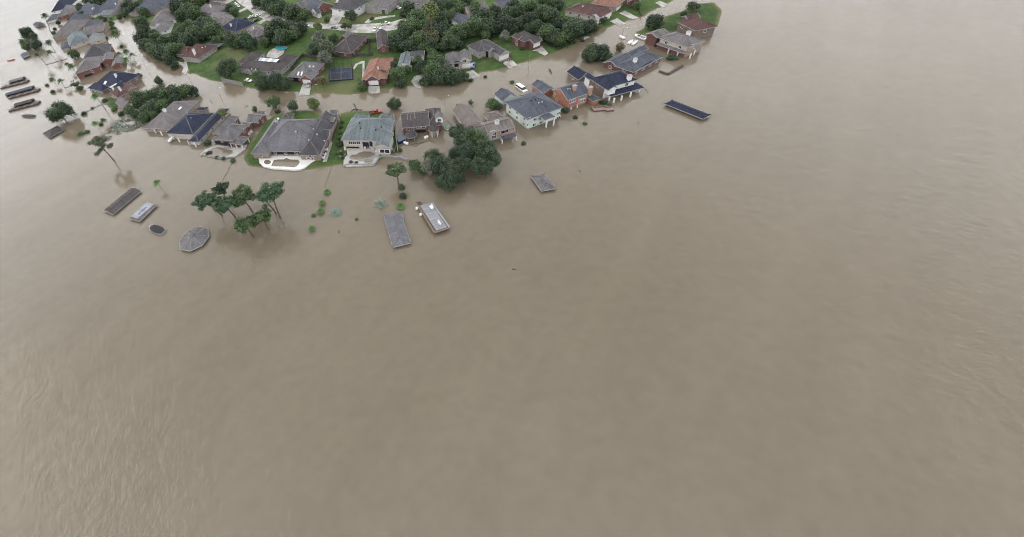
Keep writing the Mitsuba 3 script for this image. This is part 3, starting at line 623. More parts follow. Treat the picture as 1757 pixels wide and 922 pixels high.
l9 = House('blue grey roofed house with white gable at the top of the canal', 'slate', 'grey', [
    ([(190, 20), (204, 19), (211, 4), (193, 3)], 3.4, 'hg1', .7), ([(170, 26), (188, 26), (186, 18), (196, 17)], 2.6, 'gable', .4, {'roof': 'teal'})])
l9.chimney(199, 8, 1, 1, 1.6); l9.dormer(207, 10, 2.4, 2, 2.0)

# ------------------------------------------------------------------ the dry neighbourhood
ga = {'base': .2}
m1 = House('dark red roofed house with tall white chimney on the green lawn by the canal', 'red', 'grey', [
    ([(331, 99.5), (343.5, 101), (371.5, 83), (350, 74)], 4.0, 'hip', .65), ([(309, 89), (331, 99.5), (318, 78), (340, 84)], 3.9, 'hip', .6), ([(352, 80), (374, 81), (362, 73)], 3.4, 'gable', .35, {'roof': 'slate', 'open': 1})], ang=((343.5, 101), (371.5, 83)))
m1.chimney(335, 93, 1.4, 1.0, 3.2); m1.dormer(321, 88, 2, 2.5, 1.5, 'red'); m1.skylight(347, 82, .6, .6); m1.vent(353, 81, 'silver')
m2 = House('brown roofed house wrapped around a pale glass canopy, above the large dark oak', 'brown', 'grey', [
    ([(413.5, 118), (470, 124), (424, 102), (478, 108)], 4.0, 'hip', .55), ([(412, 107), (432, 111), (431.5, 89), (450, 91)], 4.0, 'hip', .6),
    ([(470, 120), (484, 123), (506.8, 98), (489, 93)], 4.0, 'hip', .55), ({'of': 0, 'u': (.30, .42), 'v': (-.8, 4)}, 3.9, 'gv', .7, {'nowin': 1}), ({'of': 0, 'u': (.55, .66), 'v': (-.8, 4)}, 3.9, 'gv', .7, {'nowin': 1}), ([(478, 102), (487, 104), (494, 93), (483, 91)], 3.9, 'hip', .5)], ang=((413.5, 118), (470, 124)))
cp = MB(PAINT['white'])
q0, q1, q2, q3 = (G(441.5, 106.5, 3.9), G(470, 110.5, 3.9), G(479.5, 101.5, 4.4), G(446.5, 99, 4.4))
ck = thing('patio_canopy', 'pale glass patio canopy in the court of the brown roofed house', 'canopy')
for i in range(6):
    a, b_ = i/6+.006, (i+1)/6-.006
    v = [q0+(q1-q0)*a, q0+(q1-q0)*b_, q3+(q2-q3)*b_, q3+(q2-q3)*a]
    mb = MB(PAINT['silver'] if i % 2 else PAINT['tin']); mb.poly(v); mb.poly([x-[0, 0, .06] for x in v][::-1]); mb.put('panel', 'm_car', ck)
fb = MB(PAINT['grey'])
for p_, r_ in ((q0, q1), (q1, q2), (q2, q3), (q3, q0)): fb.bar(p_-[0, 0, .1], r_-[0, 0, .1], .15, .15)
for p_ in (q0, q1, q2, q3): fb.bar(p_, p_-[0, 0, 3.4], .15)
fb.put('frame', 'm_paint', ck)
for x, y in ((432, 122), (439, 123)): m2.vent(x, y-3, 'white')
m3 = House('grey hip roofed house with white garage door and solar tubes', 'grey', 'red', [
    ([(496, 132), (541, 135), (515, 106), (550, 108)], 4.0, 'hip', .6), ([(518, 135.5), (535, 136.5), (522, 124)], 3.9, 'gv', .6)], ang=((496, 132), (541, 135)))
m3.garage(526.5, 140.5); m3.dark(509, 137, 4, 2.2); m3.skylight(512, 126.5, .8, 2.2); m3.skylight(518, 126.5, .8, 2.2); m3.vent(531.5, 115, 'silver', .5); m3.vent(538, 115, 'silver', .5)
m4 = House('orange roofed house with brick gable above a double garage', 'orange', 'darkred', [
    ([(628.5, 136), (668, 134), (626.5, 105), (671.5, 97)], 4.0, 'hip', .5, {'q': .9}), ([(630, 138), (651, 137), (631, 122)], 3.9, 'gv', .7)], ang=((628.5, 136), (668, 134)))
m4.garage(637, 142.5, 2.4, 2.3); m4.garage(645, 142, 2.4, 2.3); m4.chimney(649, 119, .5, .5, 1.2); m4.skylight(639, 132, .5, .5)
m5 = House('small light grey gable roofed house between the orange roof and the oaks', 'slate', 'white', [
    ([(690, 112), (706, 111), (681, 93), (703, 91)], 4.4, 'gable', .4, {'roof': 'teal'}), ([(704, 98), (730, 94.5), (704, 89.5), (727, 86)], 4.4, 'gable', .5, {'roof': 'dark'})])
m5.posts([(696, 113), (705, 112)], 4.2, .3)
m6 = House('pale brick house with arched windows and white chimney, blue car at its garage', 'grey', 'cream', [
    ([(766, 110), (790, 108), (764, 93), (792, 89)], 4.4, 'hip', .7), ([(788, 107.5), (810.5, 102.5), (786, 92), (806, 89)], 4.6, 'gv', .7)], auto=False)
m6.chimney(773.5, 87, 1.4, 1.1, 1.6); m6.win(797.5, 104.5, 1.6, 1.7); m6.dark(783.5, 110, 1.8, 2.8, 'arched_opening'); m6.garage(802, 113, 4.6, 2.1); m6.win(774, 111, 1.2, 1.5); m6.win(767, 111, 1.2, 1.5)
m7 = House('grey brick house with arched entry and white double garage doors', 'dark', 'grey', [
    ([(798.5, 78.5), (818, 87.3), (860, 82), (838, 67)], 4.3, 'hip', .6), ([(843, 86), (856.5, 96.5), (874, 90.5), (858, 79)], 3.9, 'gable', .6), ([(828, 85), (842, 87), (838, 78)], 4.6, 'gv', .8), ([(818, 84), (829, 87), (828, 80)], 4.2, 'gv', .7)], ang=((856.5, 96.5), (874, 90.5)), capc='grey', auto=False)
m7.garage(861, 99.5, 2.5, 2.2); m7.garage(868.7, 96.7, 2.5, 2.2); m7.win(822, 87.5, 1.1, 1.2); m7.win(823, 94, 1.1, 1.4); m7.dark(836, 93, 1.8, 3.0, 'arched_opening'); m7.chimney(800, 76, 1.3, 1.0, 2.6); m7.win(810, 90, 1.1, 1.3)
m8 = House('red brick gabled house with white trim beside the leaning lamp post lawn', 'brown', 'darkred', [
    ([(880.5, 64), (902, 72), (895, 51), (921, 63)], 4.8, 'hip', .6), ([(908, 70), (912.5, 76.5), (928, 70.5), (920, 63)], 4.2, 'gable', .7), ([(880, 66), (893, 67), (886, 58)], 4.9, 'gv', .8), ([(893, 66), (903, 66.5), (898, 59)], 4.9, 'gv', .8)], ang=((912.5, 76.5), (928, 70.5)), auto=False)
m8.win(886.5, 68.5, 1.2, 1.3); m8.win(886, 77, 1.6, 1.6); m8.win(897, 68, 1.0, 1.1); m8.garage(921, 76.5, 3.6, 2.1); m8.win(919.5, 69, .9, 1.0)
m9 = House('wide dark red hip roofed house with white chimney, dark trees in front', 'red', 'cream', [
    ([(966, 17), (1016, 28), (1000, 4), (1049, 17)], 4.0, 'hip', .5), ([(1013, 29.5), (1036, 29), (1030, 16), (1050, 18)], 3.9, 'gable', .6, {'wall': 'white'})])
m9.chimney(984, 9, 1.4, 1.1, 2.2); m9.vent(1000, 12, 'white'); m9.garage(1044, 26, 4.6, 2.2)
m10 = House('orange brown roofed house with pale side wall at the top right', 'orange', 'tan', [
    ([(1012, 6), (1051.5, 11), (1074, 3), (1035, -8)], 4.0, 'hip', .4)])
m10.garage(1061, 15, 4.6, 2.2)
m11 = House('dark brick house at the top edge beside the green hedge lawn', 'dark', 'darkred', [([(1076, 3), (1099, 1), (1072, -10)], 4.2, 'gable', .6)])

b1 = House('grey roofed red brick house with white dome vent behind the street trees', 'slate', 'red', [
    ([(525, 15), (541, 22), (553, 1), (571, 9)], 4.4, 'gable', .6), ([(502.5, 12.5), (525, 16), (533, -3), (549, 0)], 4.0, 'gable', .55, {'roof': 'warm'}), ([(541, 23), (553, 24), (543, 16)], 4.4, 'gv', .6, {'wall': 'white'})])
b1.skylight(554, 6, 1.2, 1.2); b1.win(547, 20, 1.0, 1.2)
b2 = House('white two storey house with charcoal roof and wide concrete driveway', 'dark', 'white', [
    ([(575.5, 15), (611, 19.5), (588, -3), (624.5, 3)], 6.6, 'hip', .6), ([(575.5, 16), (592, 18), (578, 8)], 6.3, 'hip', .5)], auto=False)
for x, y in ((583, 18.5), (616, 16), (620, 12)): b2.win(x, y, 1.8, 1.2)
b2.garage(583, 26, 4.8, 2.1)
b3 = House('two storey brick house with red truck parked at its right', 'warm', 'grey', [([(632.5, 10), (678.5, 12), (640, -5), (672, -5)], 6.4, 'hip', .55), ([(633, 10.5), (645, 11), (636, 3)], 6.3, 'hip', .5)], auto=False)
for x, y in ((649, 15.5), (665.5, 14), (650, 22), (666, 21)): b3.win(x, y, 1.3, 1.3)
b3.door(658, 21, 2.2, 2.8)
b4 = House('brick house front behind the yellow green pine at the top edge', 'grey', 'grey', [([(692, 2), (724, 2.5), (697, -10)], 6.2, 'hip', .5)], auto=False)
b4.dark(709, 9, 2, 3, 'arched_opening'); b4.win(698, 7, 1.2, 1.4); b4.win(717, 8, 1.2, 1.4)
b5 = House('brown roofed house with red brick rear porch beside fenced lawns', 'brown', 'darkred', [
    ([(580, 88.5), (611.5, 90.5), (584, 61), (623.5, 62)], 4.2, 'hip', .6), ([(596, 91), (609, 92), (597, 74)], 4.1, 'hip', .9), ([(586, 66), (596, 67), (588, 57)], 4.2, 'gv', .7, {'roof': 'grey'})], capc='grey')
b6 = House('small brown roofed house backing on the fenced lawns, right of the brick porch house', 'brown', 'red', [([(651.5, 84), (663, 82), (642, 57), (668, 53)], 4.0, 'gable', .7)])
b6.win(659, 75, 1.0, 1.4)
b7 = House('blue grey roofed house sunk among the dark trees of the middle block', 'slate', 'white', [([(784, 20), (810, 33), (776, 31), (803, 46)], 4.0, 'gable', .45), ([(775, 29), (800, 42), (786, 40)], 3.8, 'gable', .5, {'roof': 'dark'})])
b8 = House('grey roofed house showing between treetops at the top edge', 'slate', 'tan', [([(852, 6), (868, 16), (895, 3), (873, -8)], 4.2, 'hip', .5)])
b9 = House('tan roofed house with pale gable behind the blue grey roof', 'warm', 'cream', [([(801, 22), (811, 27), (829, 10), (816, 4)], 4.2, 'gable', .6)])
b10 = House('pale grey roofed house with white gable over the canal trees', 'warm', 'white', [
    ([(253, 30.5), (262, 43), (277, 20.5), (301, 33)], 4.2, 'hip', .5), ([(262, 45), (271, 55), (288, 40), (300, 48)], 4.0, 'hip', .5, {'roof': 'grey'}), ([(268, 40), (284, 41), (284, 32)], 4.4, 'gv', .5)], ang=((262, 43), (301, 33)))
b10.win(275, 37, 1.2, 1.4)
b11 = House('grey roofed house at the top edge above the canal trees', 'slate', 'tan', [([(255, 21), (275, 20), (295, 3), (271, -3)], 4.2, 'hip', .55)])
for x, y in ((277, 8), (280, 7.5), (284, 8)): b11.vent(x, y)
b12 = House('grey roofed house with pale chimney stack near the street corner', 'warm', 'grey', [
    ([(346, 13.5), (356, 29), (383, 16), (371, 3)], 4.4, 'hip', .5), ([(362, 16), (382, 17), (384, 8), (367, 4)], 4.7, 'gable', .6, {'roof': 'dark', 'wall': 'tan'}), ([(357, 30), (385, 29), (391, 22)], 4.0, 'gable', .4)], ang=((356, 29), (383, 16)))
b12.chimney(362, 13, 1.2, 1.0, 2.4); b12.chimney(394, 22, 1.0, 1, 1.6)
b13 = House('brown grey roofed house beside the bright green street lawn', 'warm', 'tan', [([(372, 35), (385, 50), (405, 31), (392, 24)], 4.2, 'hip', .55), ({'of': 0, 'u': (.3, .65), 'v': (-1.2, 6)}, 4.1, 'gv', .65, {'nowin': 1})])
b14 = House('blue slate roofed house with pale chimney beside parked white cars', 'navy', 'tan', [([(384, 49), (402, 55), (435, 42.5), (416, 28)], 4.2, 'hip', .55, {'roof': 'navy'}), ([(391, 44), (400, 47), (404, 38)], 4.4, 'gable', .5), ({'of': 0, 'u': (.3, .7), 'v': (5, 16)}, 4.6, 'gv', .6, {'nowin': 1})], capc='slate')
b14.chimney(397, 45, 1.2, 1, 1.8)
b15 = House('grey roofed house with yellow vents at the street bend', 'warm', 'grey', [([(422.5, 51), (446, 68), (460, 50), (441, 42)], 4.2, 'hip', .55), ({'of': 0, 'u': (.55, .85), 'v': (-1.2, 6)}, 4.1, 'gv', .65, {'nowin': 1})])
b15.vent(436, 50, 'straw', .6); b15.vent(435, 48, 'straw', .6)
b16 = House('small dark red roof above the grey roofed house with pale chimney stack', 'red', 'white', [([(366, 1), (386, 1.5), (368, -8)], 4.4, 'hip', .5)])

# ------------------------------------------------------------------ paving, terraces, pools
ROADPX = [(392, -14), (404, 0), (410, 6), (424, 16), (440, 28), (458, 36), (472, 39), (500, 43), (520, 46), (545, 50), (575, 52), (603, 56), (612, 58), (640, 58), (655, 57), (672, 53), (690, 50), (702, 44), (704, 36), (694, 32), (672, 39), (640, 41.5), (604, 43.5), (570, 43), (548, 41), (520, 38), (495, 35), (480, 30), (462, 20), (445, 10), (428, 0), (418, -14)]
draped(ROADPX, .06, 'road', 'm_concrete', 'pale concrete street curving through the dry block')
def drive(px, label, name='driveway', lift=.11): return draped(px, lift, name, 'm_concrete', label)
drive([(562, 42), (571, 28), (589, 28), (580, 43)], 'concrete driveway of the white two storey house')
drive([(511, 162), (520, 141.5), (534, 142.5), (530, 161)], 'driveway with a parked car, running into the flood')
drive([(632, 158), (632, 144), (651, 143.5), (651, 157)], 'driveway of the orange roofed house, running into the flood')
drive([(863, 107), (871, 101), (881, 103), (889, 110), (874, 114.5)], 'pale driveway below the white double garage')
drive([(913, 84), (920, 80), (930, 79), (941, 89.5), (935, 93)], 'driveway of the red brick gabled house')
drive([(799, 129), (800, 122), (812, 119), (824, 128), (806, 133)], 'driveway at the blue car, edge under water')
drive([(1047, 35), (1060, 30), (1074, 38), (1064, 42)], 'driveway of the dark red hip roofed house')
drive([(1062, 22), (1072, 18), (1097, 28), (1087, 30), (1078, 28)], 'driveway of the orange brown roofed house')
drive([(1125, 4), (1132, 0), (1148, 5), (1138, 10)], 'driveway at the top edge beside the lamp post')
drive([(997, 63), (1005, 58), (1013, 61), (1001, 66)], 'short driveway end at the water below dark trees')
drive([(714, 149), (705, 138), (712, 130), (722, 128), (733, 125), (725, 133), (718, 140), (722, 148)], 'curved front path under the street oaks', 'path')
drive([(606, 118), (610, 111), (622, 105.5), (624, 109), (614, 112), (608, 120)], 'curved garden path beside the sports court', 'path', .12)
drive([(621, 138), (622.5, 106), (626, 106), (625, 138)], 'long narrow pink path along the orange roofed house', 'path', .13)
drive([(404, 24), (412, 18), (421, 14), (424, 17), (415, 21), (406, 27)], 'short driveway beside the bright green lawn')
drive([(441, 41), (452, 34), (458, 36), (448, 42)], 'driveway behind the parked black car')
drive([(612, 58), (610, 52), (620, 60), (624, 66), (630, 53), (640, 58)], 'driveway of the brick porch house at the street')
drive([(625, 41), (632, 34), (650, 30), (678, 27), (678, 29.5), (655, 33), (640, 36), (634, 41)], 'curved drive in front of the two storey brick house')
drive([(289, 96), (295, 92), (297, 101), (308, 105), (320, 107), (321, 112), (322, 118), (317, 126), (311, 122), (314, 115), (309, 109), (296, 106)], 'curved entry path ending in the canal water', 'path')
drive([(313, 107), (323, 99), (327, 100.5), (317, 109)], 'front walk of the dark red roofed house', 'path', .14)
drive([(456, 99), (462, 89), (470, 84), (488, 88), (486, 95), (476, 101)], 'pale pool terrace behind the brown roofed house', 'terrace')
drive([(641, 53), (653, 51), (656, 56), (642, 57)], 'parking strip of the small brown roofed house')

def flat(px, z, name, bsdf, parent=None, label=None, cat=None, th=.3, c=0, kind=None):
    pts = [G(x, y, z) for x, y in px]
    p = Polygon([q[:2] for q in pts]).buffer(0)
    if p.geom_type != 'Polygon': p = max(p.geoms, key=lambda g: g.area)
    m = trimesh.creation.extrude_polygon(p, th); m.apply_translation([0, 0, z-th])
    return MB(c).tm(m).put(name, bsdf, parent, label, cat, kind=kind)
def loop(cx_, cy_, rx, ry, n=28, ang=0, wave=0, k=3):
    a = np.arange(n)*2*np.pi/n; r = 1+wave*np.cos(k*a+.6)
    x, y = rx*r*np.cos(a), ry*r*np.sin(a); c, s_ = math.cos(ang), math.sin(ang)
    return [(cx_+x[i]*c-y[i]*s_, cy_+x[i]*s_+y[i]*c) for i in range(n)]
def rim(px, z, w, h, name, parent, c='white', bsdf='m_paint'):
    """a raised coping round a closed outline"""
    p = Polygon([G(x, y, z)[:2] for x, y in px]).buffer(0); q = p.buffer(w).difference(p)
    m = trimesh.creation.extrude_polygon(q, h); m.apply_translation([0, 0, z])
    MB(PAINT[c]).tm(m).put(name, bsdf, parent)
def pool(px, z, label, cat='pool', spa=None, bsdf='m_water', deep=.004, copc='deckgrey'):
    k = thing('swimming_pool', label, cat)
    pts = [G(x, y, z) for x, y in px]
    p = Polygon([q[:2] for q in pts]).buffer(0)
    v, f = trimesh.creation.triangulate_polygon(p, engine='earcut') if False else (None, None)
    mb = MB()
    for tri in shapely.constrained_delaunay_triangles(p).geoms: mb.add(np.c_[np.array(tri.exterior.coords)[:3], np.full(3, z+deep)], [[0, 1, 2]])
    vv, ff = mb.arr(); n = np.cross(vv[ff[:, 1]]-vv[ff[:, 0]], vv[ff[:, 2]]-vv[ff[:, 0]]); ff[n[:, 2] < 0] = ff[n[:, 2] < 0][:, ::-1]
    put('pool_water', mikit.ply((vv, ff), bsdf, uv=vv[:, :2]), k)
    rim(px, z-.02, .32, .12, 'coping', k, copc)
    return k
# white terrace of the largest house
TZ = .62
flat([(443, 268), (462, 269.5), (466, 262), (520, 262), (521, 272), (543, 273.5), (534, 279), (522, 288), (516, 290), (505, 290.5), (470, 288), (452, 286), (445, 279)], TZ, 'terrace', 'm_trim', label='bright white pool terrace in front of the largest house', kind='structure', th=.5)
pool([(465, 285.5), (470, 274.5), (482, 273.5), (488, 273.3), (491.5, 270.8), (496, 273.3), (512, 274.3), (515, 279), (511, 284.5), (506, 287.5)], TZ+.01, 'long muddy pool in the bright white terrace', copc='white')
pool(loop(459, 278.5, 6.0, 4.2), TZ+.02, 'round muddy spa at the left end of the white terrace', 'spa', copc='white')
# stone terrace of the blue grey house
flat([(594, 250), (644, 250), (648, 262), (651, 266), (648, 275), (641, 283), (632, 283.5), (595, 285.5), (589, 283), (590, 272), (596, 266)], .5, 'terrace', 'm_concrete', label='pale stone terrace with curved pool behind the blue grey house', kind='structure', th=.5)
pool([(600, 270), (604, 266.5), (611, 266), (617, 262.5), (624, 260.5), (633, 260.5), (641, 262.5), (643, 265.5), (638, 269), (630, 271.5), (620, 274), (608, 273.5), (601, 272)], .52, 'curved muddy pool in the stone terrace behind the blue grey house')
pool(loop(632, 276, 7, 3.6), .54, 'round raised spa beside the curved muddy pool', 'spa')
flat([(343, 266), (352, 257), (368, 249), (395, 247), (412, 249), (424, 248), (420, 256), (412, 263), (402, 269), (385, 270), (362, 268)], .42, 'terrace', 'm_concrete', label='pale curved terrace behind the grey roofed brick house', kind='structure', th=.5)
pool([(357, 261), (364, 255.5), (374, 253), (384, 255), (391, 257), (399, 259), (397, 264), (390, 267), (378, 268), (362, 266.5)], .44, 'kidney shaped muddy pool behind the grey roofed brick house')
pool(loop(482, 82.5, 9.5, 3.4, wave=.12), 1.75, 'turquoise pool on the pale terrace behind the brown roofed house', bsdf='m_pool')
# low garden walls along the terraces
def wall_line(pix, z, h, label, c='deckgrey', w=.3, cat='garden wall', name='garden_wall'):
    p = LineString([G(x, y, z)[:2] for x, y in pix]).buffer(w/2, join_style='mitre')
    m = trimesh.creation.extrude_polygon(p, h+.8); m.apply_translation([0, 0, z-.8])
    return MB(PAINT[c]).tm(m).put(name, 'm_paint', None, label, cat)
wall_line([(590, 285.5), (596, 283), (620, 283.5), (640, 283), (644, 281), (650, 272), (655, 269), (672, 269), (680, 271), (688, 271), (699, 275)], .25, .55, 'low stone wall along the curved pool terrace edge')
wall_line([(345, 268), (352, 262), (362, 269), (380, 273), (398, 270)], .2, .4, 'low planted wall in front of the kidney shaped pool', 'greywood')
wall_line([(455, 286.5), (470, 289.5), (505, 292), (516, 291)], .3, .5, 'white balustrade wall along the front of the white terrace', 'white')
wall_line([(676, 200), (679, 230), (683, 262)], .2, 1.2, 'grey side wall right of the blue grey house', 'greywood')

# ------------------------------------------------------------------ trees
rng = np.random.default_rng(7)
def leaves(cent, nrm, size, tint, col, rg, up=.3, ns=.8):
    """one rhombus per centre, facing roughly nrm"""
    n = len(cent)
    d = nrm+rg.normal(0, ns, (n, 3)); d[:, 2] += up; d /= np.linalg.norm(d, axis=1, keepdims=True)
    a = np.cross(d, rg.normal(0, 1, (n, 3))); a /= np.linalg.norm(a, axis=1, keepdims=True)+1e-9
    b = np.cross(d, a); s = (size*rg.uniform(.6, 1.35, n))[:, None]
    v = np.stack([cent+a*s, cent+b*s*.6, cent-a*s, cent-b*s*.6], 1).reshape(-1, 3)
    i = np.arange(n)[:, None]*4; f = np.vstack([i+[0, 1, 2], i+[0, 2, 3]])
    return v, f, np.stack([np.full(4*n, col+.5), np.repeat(tint, 4)], 1)
def crown(seed, lobes, n, size, flat_=.8, col=0, spread=.62, lob=(.24, .40), gap=.0):
    """leaf sprays gathered in many uneven clumps over a core of boughs"""
    rg = np.random.default_rng(seed); V, Fs, U, k = [], [], [], 0
    d = rg.normal(0, 1, (lobes, 3)); d[:, 2] = np.where(d[:, 2] < 0, d[:, 2]*.7, d[:, 2]); d /= np.linalg.norm(d, axis=1, keepdims=True)
    cen = d*spread*rg.uniform(.65, 1.12, (lobes, 1)); cen[0] = 0
    rad = rg.uniform(*lob, lobes); rad[0] = .60 if gap == 0 else .3
    m = (n*rad**2/(rad**2).sum()).astype(int)
    for c, r, q in zip(cen, rad, m):
        e = rg.normal(0, 1, (q, 3)); e /= np.linalg.norm(e, axis=1, keepdims=True)
        sub = rg.normal(0, 1, (12, 3)); sub /= np.linalg.norm(sub, axis=1, keepdims=True)
        dot = e@sub.T; near = dot.max(1); which = dot.argmax(1)
        rr = r*(.50+.66*np.clip((near-.5)/.5, 0, 1))*rg.uniform(.62, 1.24, q)
        tint = np.clip(.48+rg.normal(0, .2, 12)[which]+rg.normal(0, .18, q)+rg.normal(0, .12), .02, 1)
        p = c+e*rr[:, None]
        v, f, u = leaves(p, e, size, tint, col, rg)
        V.append(v); Fs.append(f+k); U.append(u); k += len(v)
    v = np.vstack(V); v[:, 2] *= flat_
    return mikit.ply((v, np.vstack(Fs)), 'm_leaf', uv=np.vstack(U))
OAK = [crown(10+i, 20, 4300, .066, .95, c) for i, c in enumerate((0, 8, 0, 1, 0))]
BIG = [crown(40+i, 34, 9500, .045, .95, c, .68, (.2, .33)) for i, c in enumerate((0, 8, 0))]
MID = [crown(20+i, 18, 3800, .07, .95, c) for i, c in enumerate((1, 1, 1))]
LIME = [crown(30+i, 16, 3000, .075, .9, 2) for i in range(2)]
AIRY = [crown(50+i, 22, 2400, .07, .85, c, .74, (.16, .27), 1) for i, c in enumerate((1, 0))]
RUST = [crown(60, 16, 3000, .075, .85, 6)]
MOSS = [crown(65+i, 22, 4200, .066, .95, c) for i, c in enumerate((7, 9))]
BALL = [crown(70+i, 7, 1100, .12, .9, c, .3, (.5, .65)) for i, c in enumerate((0, 8, 1))]
CON = [crown(75+i, 22, 3200, .07, 1.5, 3, .55, (.22, .36)) for i in range(2)]
KIND = dict(o=OAK, B=BIG, g=MID, l=LIME, a=AIRY, r=RUST, s=BALL, c=CON, m=MOSS)
def trunk_mesh(h, r, bend=.06, limbs=3, seed=0, n=7):
    rg = np.random.default_rng(seed); mb = MB()
    z = np.linspace(-.6, h, 6); x = np.cumsum(rg.normal(0, bend, (6, 2)), 0)*h*.15
    pts = np.c_[x, z]; mb.tube(pts, np.linspace(r, r*.45, 6), n)
    for i in range(limbs):
        a = rg.uniform(0, 6.3); p0 = pts[3+i % 2]; q = p0+[math.cos(a)*h*.35, math.sin(a)*h*.35, h*.32]
        mb.tube([p0, (p0+q)/2+[0, 0, -.03*h], q], [r*.5, r*.36, r*.15], 5)
    return mb.shape('m_bark', smooth=True)
TRUNK = [trunk_mesh(1, .06, seed=i) for i in range(4)]
count = [0]; WOODS = []; lastpos = [None]; lastkey = [None]; POS = {}
def tree(px, py, rpx, kind='o', label=None, cat='tree', group=None, base=None, tall=None, squash=1.0, name=None):
    """a tree whose crown the photo shows round this pixel"""
    z = 6.0
    for _ in range(4):
        w = G(px, py, z); r = rpx/S(w); g = max(0, float(land_z(w[0], w[1])[0]))
        fl = {'c': 1.5}.get(kind, .95)*squash
        trunk_h = (tall if tall is not None else (.12*r+.6 if g > .15 else .05*r+.1)) if kind != 's' else 0
        z = g+trunk_h+r*fl*.72 if kind != 's' else g+r*.25
    i = count[0]; count[0] += 1; lastpos[0] = (px, py)
    lst = KIND[kind]; m = lst[i % len(lst)]
    nm = name or {'s': 'shrub', 'c': 'pine_tree'}.get(kind, 'oak_tree' if kind in 'oB' else 'tree')
    k = thing(nm, label, cat, group); lastkey[0] = k
    a = math.degrees(i*2.399)
    put('crown', {**m, 'to_world': T().translate(w.tolist()).rotate([0, 0, 1], a).scale([r, r*(.9+.2*((i*7) % 5)/4), r*squash])}, k)
    if kind != 's':
        hh = max(w[2]-g, 1.0)
        put('trunk', {**TRUNK[i % 4], 'to_world': T().translate([w[0], w[1], g]).rotate([0, 0, 1], a).scale([min(hh, 4.5)*1.15, min(hh, 4.5)*1.15, hh*1.15])}, k)
    return k
def wood(lst, label, group, kind='o', cat='tree', name=None):
    for t in lst:
        k = tree(t[0], t[1], t[2]*1.28, t[3] if len(t) > 3 else ('g' if len(WOODS) % 4 == 1 else kind), label, cat, group, name=name)
        WOODS.append((t[0], t[1], t[2])); POS[k] = (t[0], t[1])

wood([(237, 172, 15), (255, 166, 13), (270, 160, 14), (285, 163, 13), (300, 160, 13), (317, 158, 12), (331, 157, 9), (262, 182, 15), (280, 184, 13), (250, 192, 12), (233, 196, 9), (299, 173, 11), (246, 202, 9, 'g'), (222, 188, 8, 'g'), (265, 198, 8, 'g')],
     'bushy tree of the flooded grove between red brown roof and wide grey house', 'trees of the flooded grove')
tree(272, 138, 10, 'o', 'small round tree rising above the left end of the flooded grove')
wood([(240, 63, 12), (252, 75, 12), (262, 84, 12), (275, 91, 13), (289, 99, 12), (299, 112, 7), (295, 86, 13), (310, 84, 10), (318, 70, 12), (302, 66, 12), (330, 58, 12, 'g'), (340, 48, 12), (325, 45, 12), (355, 42, 11), (311, 52, 9), (345, 62, 9), (366, 52, 13, 'g'), (371, 70, 8, 'g'), (353, 58, 9), (283, 72, 12), (245, 50, 9), (237, 36, 8, 'g'), (268, 64, 9), (243, 40, 11), (333, 70, 8)],
     'tree of the dense canal belt left of the dark red roof', 'canal belt trees')
wood([(306, 12, 15), (325, 4, 14), (336, 20, 11), (312, 27, 10), (324, 27, 10), (240, 8, 11), (226, 14, 10), (246, 20, 9), (160, 0, 14), (185, -2, 12), (206, 4, 9), (219, 6, 9), (340, 5, 12), (320, 18, 12), (350, -4, 10)],
     'dark tree along the upper left edge of the neighbourhood', 'upper left trees')
tree(138, 14, 8, 'c', 'tall narrow green tree between the left bank houses', name='tree'); tree(139, 24, 7, 'o', 'dark leafy tree under the tall narrow tree of the left bank')
tree(45, 56, 13, 'B', 'largest dark tree out in the water at the far left'); tree(58, 63, 8, 'o', 'tree to the right of the largest far left water tree'); tree(45, 76, 13, 'g', 'lower tree of the far left water group'); tree(62, 78, 11, 'o', 'dark tree at the lower right of the far left water group')
tree(102, 193, 24, 'B', 'broad lone tree in the water near the brown hipped boathouse', tall=1.0)
tree(125, 93, 11, 'o', 'leafy tree at the left corner of the long red brick house')
tree(190, 41, 7, 'l', 'yellow green tree at the right end of the purple grey roof'); tree(194, 50, 7, 'o', 'dark tree below the yellow green tree at the purple grey roof')
tree(128, 144, 8, 'a', 'leaning feathery tree in the water left of the deep blue roof'); tree(137, 151, 6, 'o', 'small dark crown touching the leaning feathery tree')
tree(390, 117, 21, 'B', 'big round dark oak on the lawn left of the brown roofed house')
for x, y, r, w_ in ((451, 141, 17, 'left'), (472, 139, 19, 'middle'), (489, 143, 14, 'right')): tree(x, y, r, 'B', w_+' one of three dark spreading street oaks below the brown roofed house', group='spreading street oaks')
wood([(400, 67, 13), (384, 62, 8, 'g'), (412, 72, 9), (424, 70, 12, 'c'), (470, 50, 18), (490, 46, 14), (506, 55, 11), (482, 65, 13), (461, 63, 9), (515, 48, 11), (497, 62, 10, 'g'), (455, 72, 8)], 'tree of the clump between street bend and turquoise pool', 'trees behind the turquoise pool')
wood([(500, 24, 15), (486, 14, 13), (519, 28, 11), (460, 8, 12), (476, 4, 11), (442, 5, 10), (510, 20, 10, 'g'), (395, 14, 8), (402, 20, 7, 'g'), (468, 18, 9, 'g')], 'street tree across from the bright green lawn', 'trees across the street')
tree(547, 66, 14, 'm', 'grey green tree left of the brick porch house, topmost of its clump'); tree(560, 83, 18, 'm', 'large mossy oak left of the brick porch house'); tree(556, 100, 15, 'm', 'lowest mossy oak between grey roof and brick porch house'); tree(537, 84, 13, 'o', 'dark oak beside the large mossy oak')
tree(545, 46, 10, 'l', 'yellow green street tree in front of the grey and brick house'); tree(572, 66, 10, 'o', 'dark tree behind the brick porch house roof'); tree(534, 112, 7, 'o', 'tree squeezed against the small grey hip roof'); tree(553, 138, 11, 'r', 'reddish small tree beside the driveway car')
tree(590, 44, 6.5, 'o', 'left one of two small street trees at the white house drive'); tree(600, 44, 6.5, 'o', 'right one of two small street trees at the white house drive')
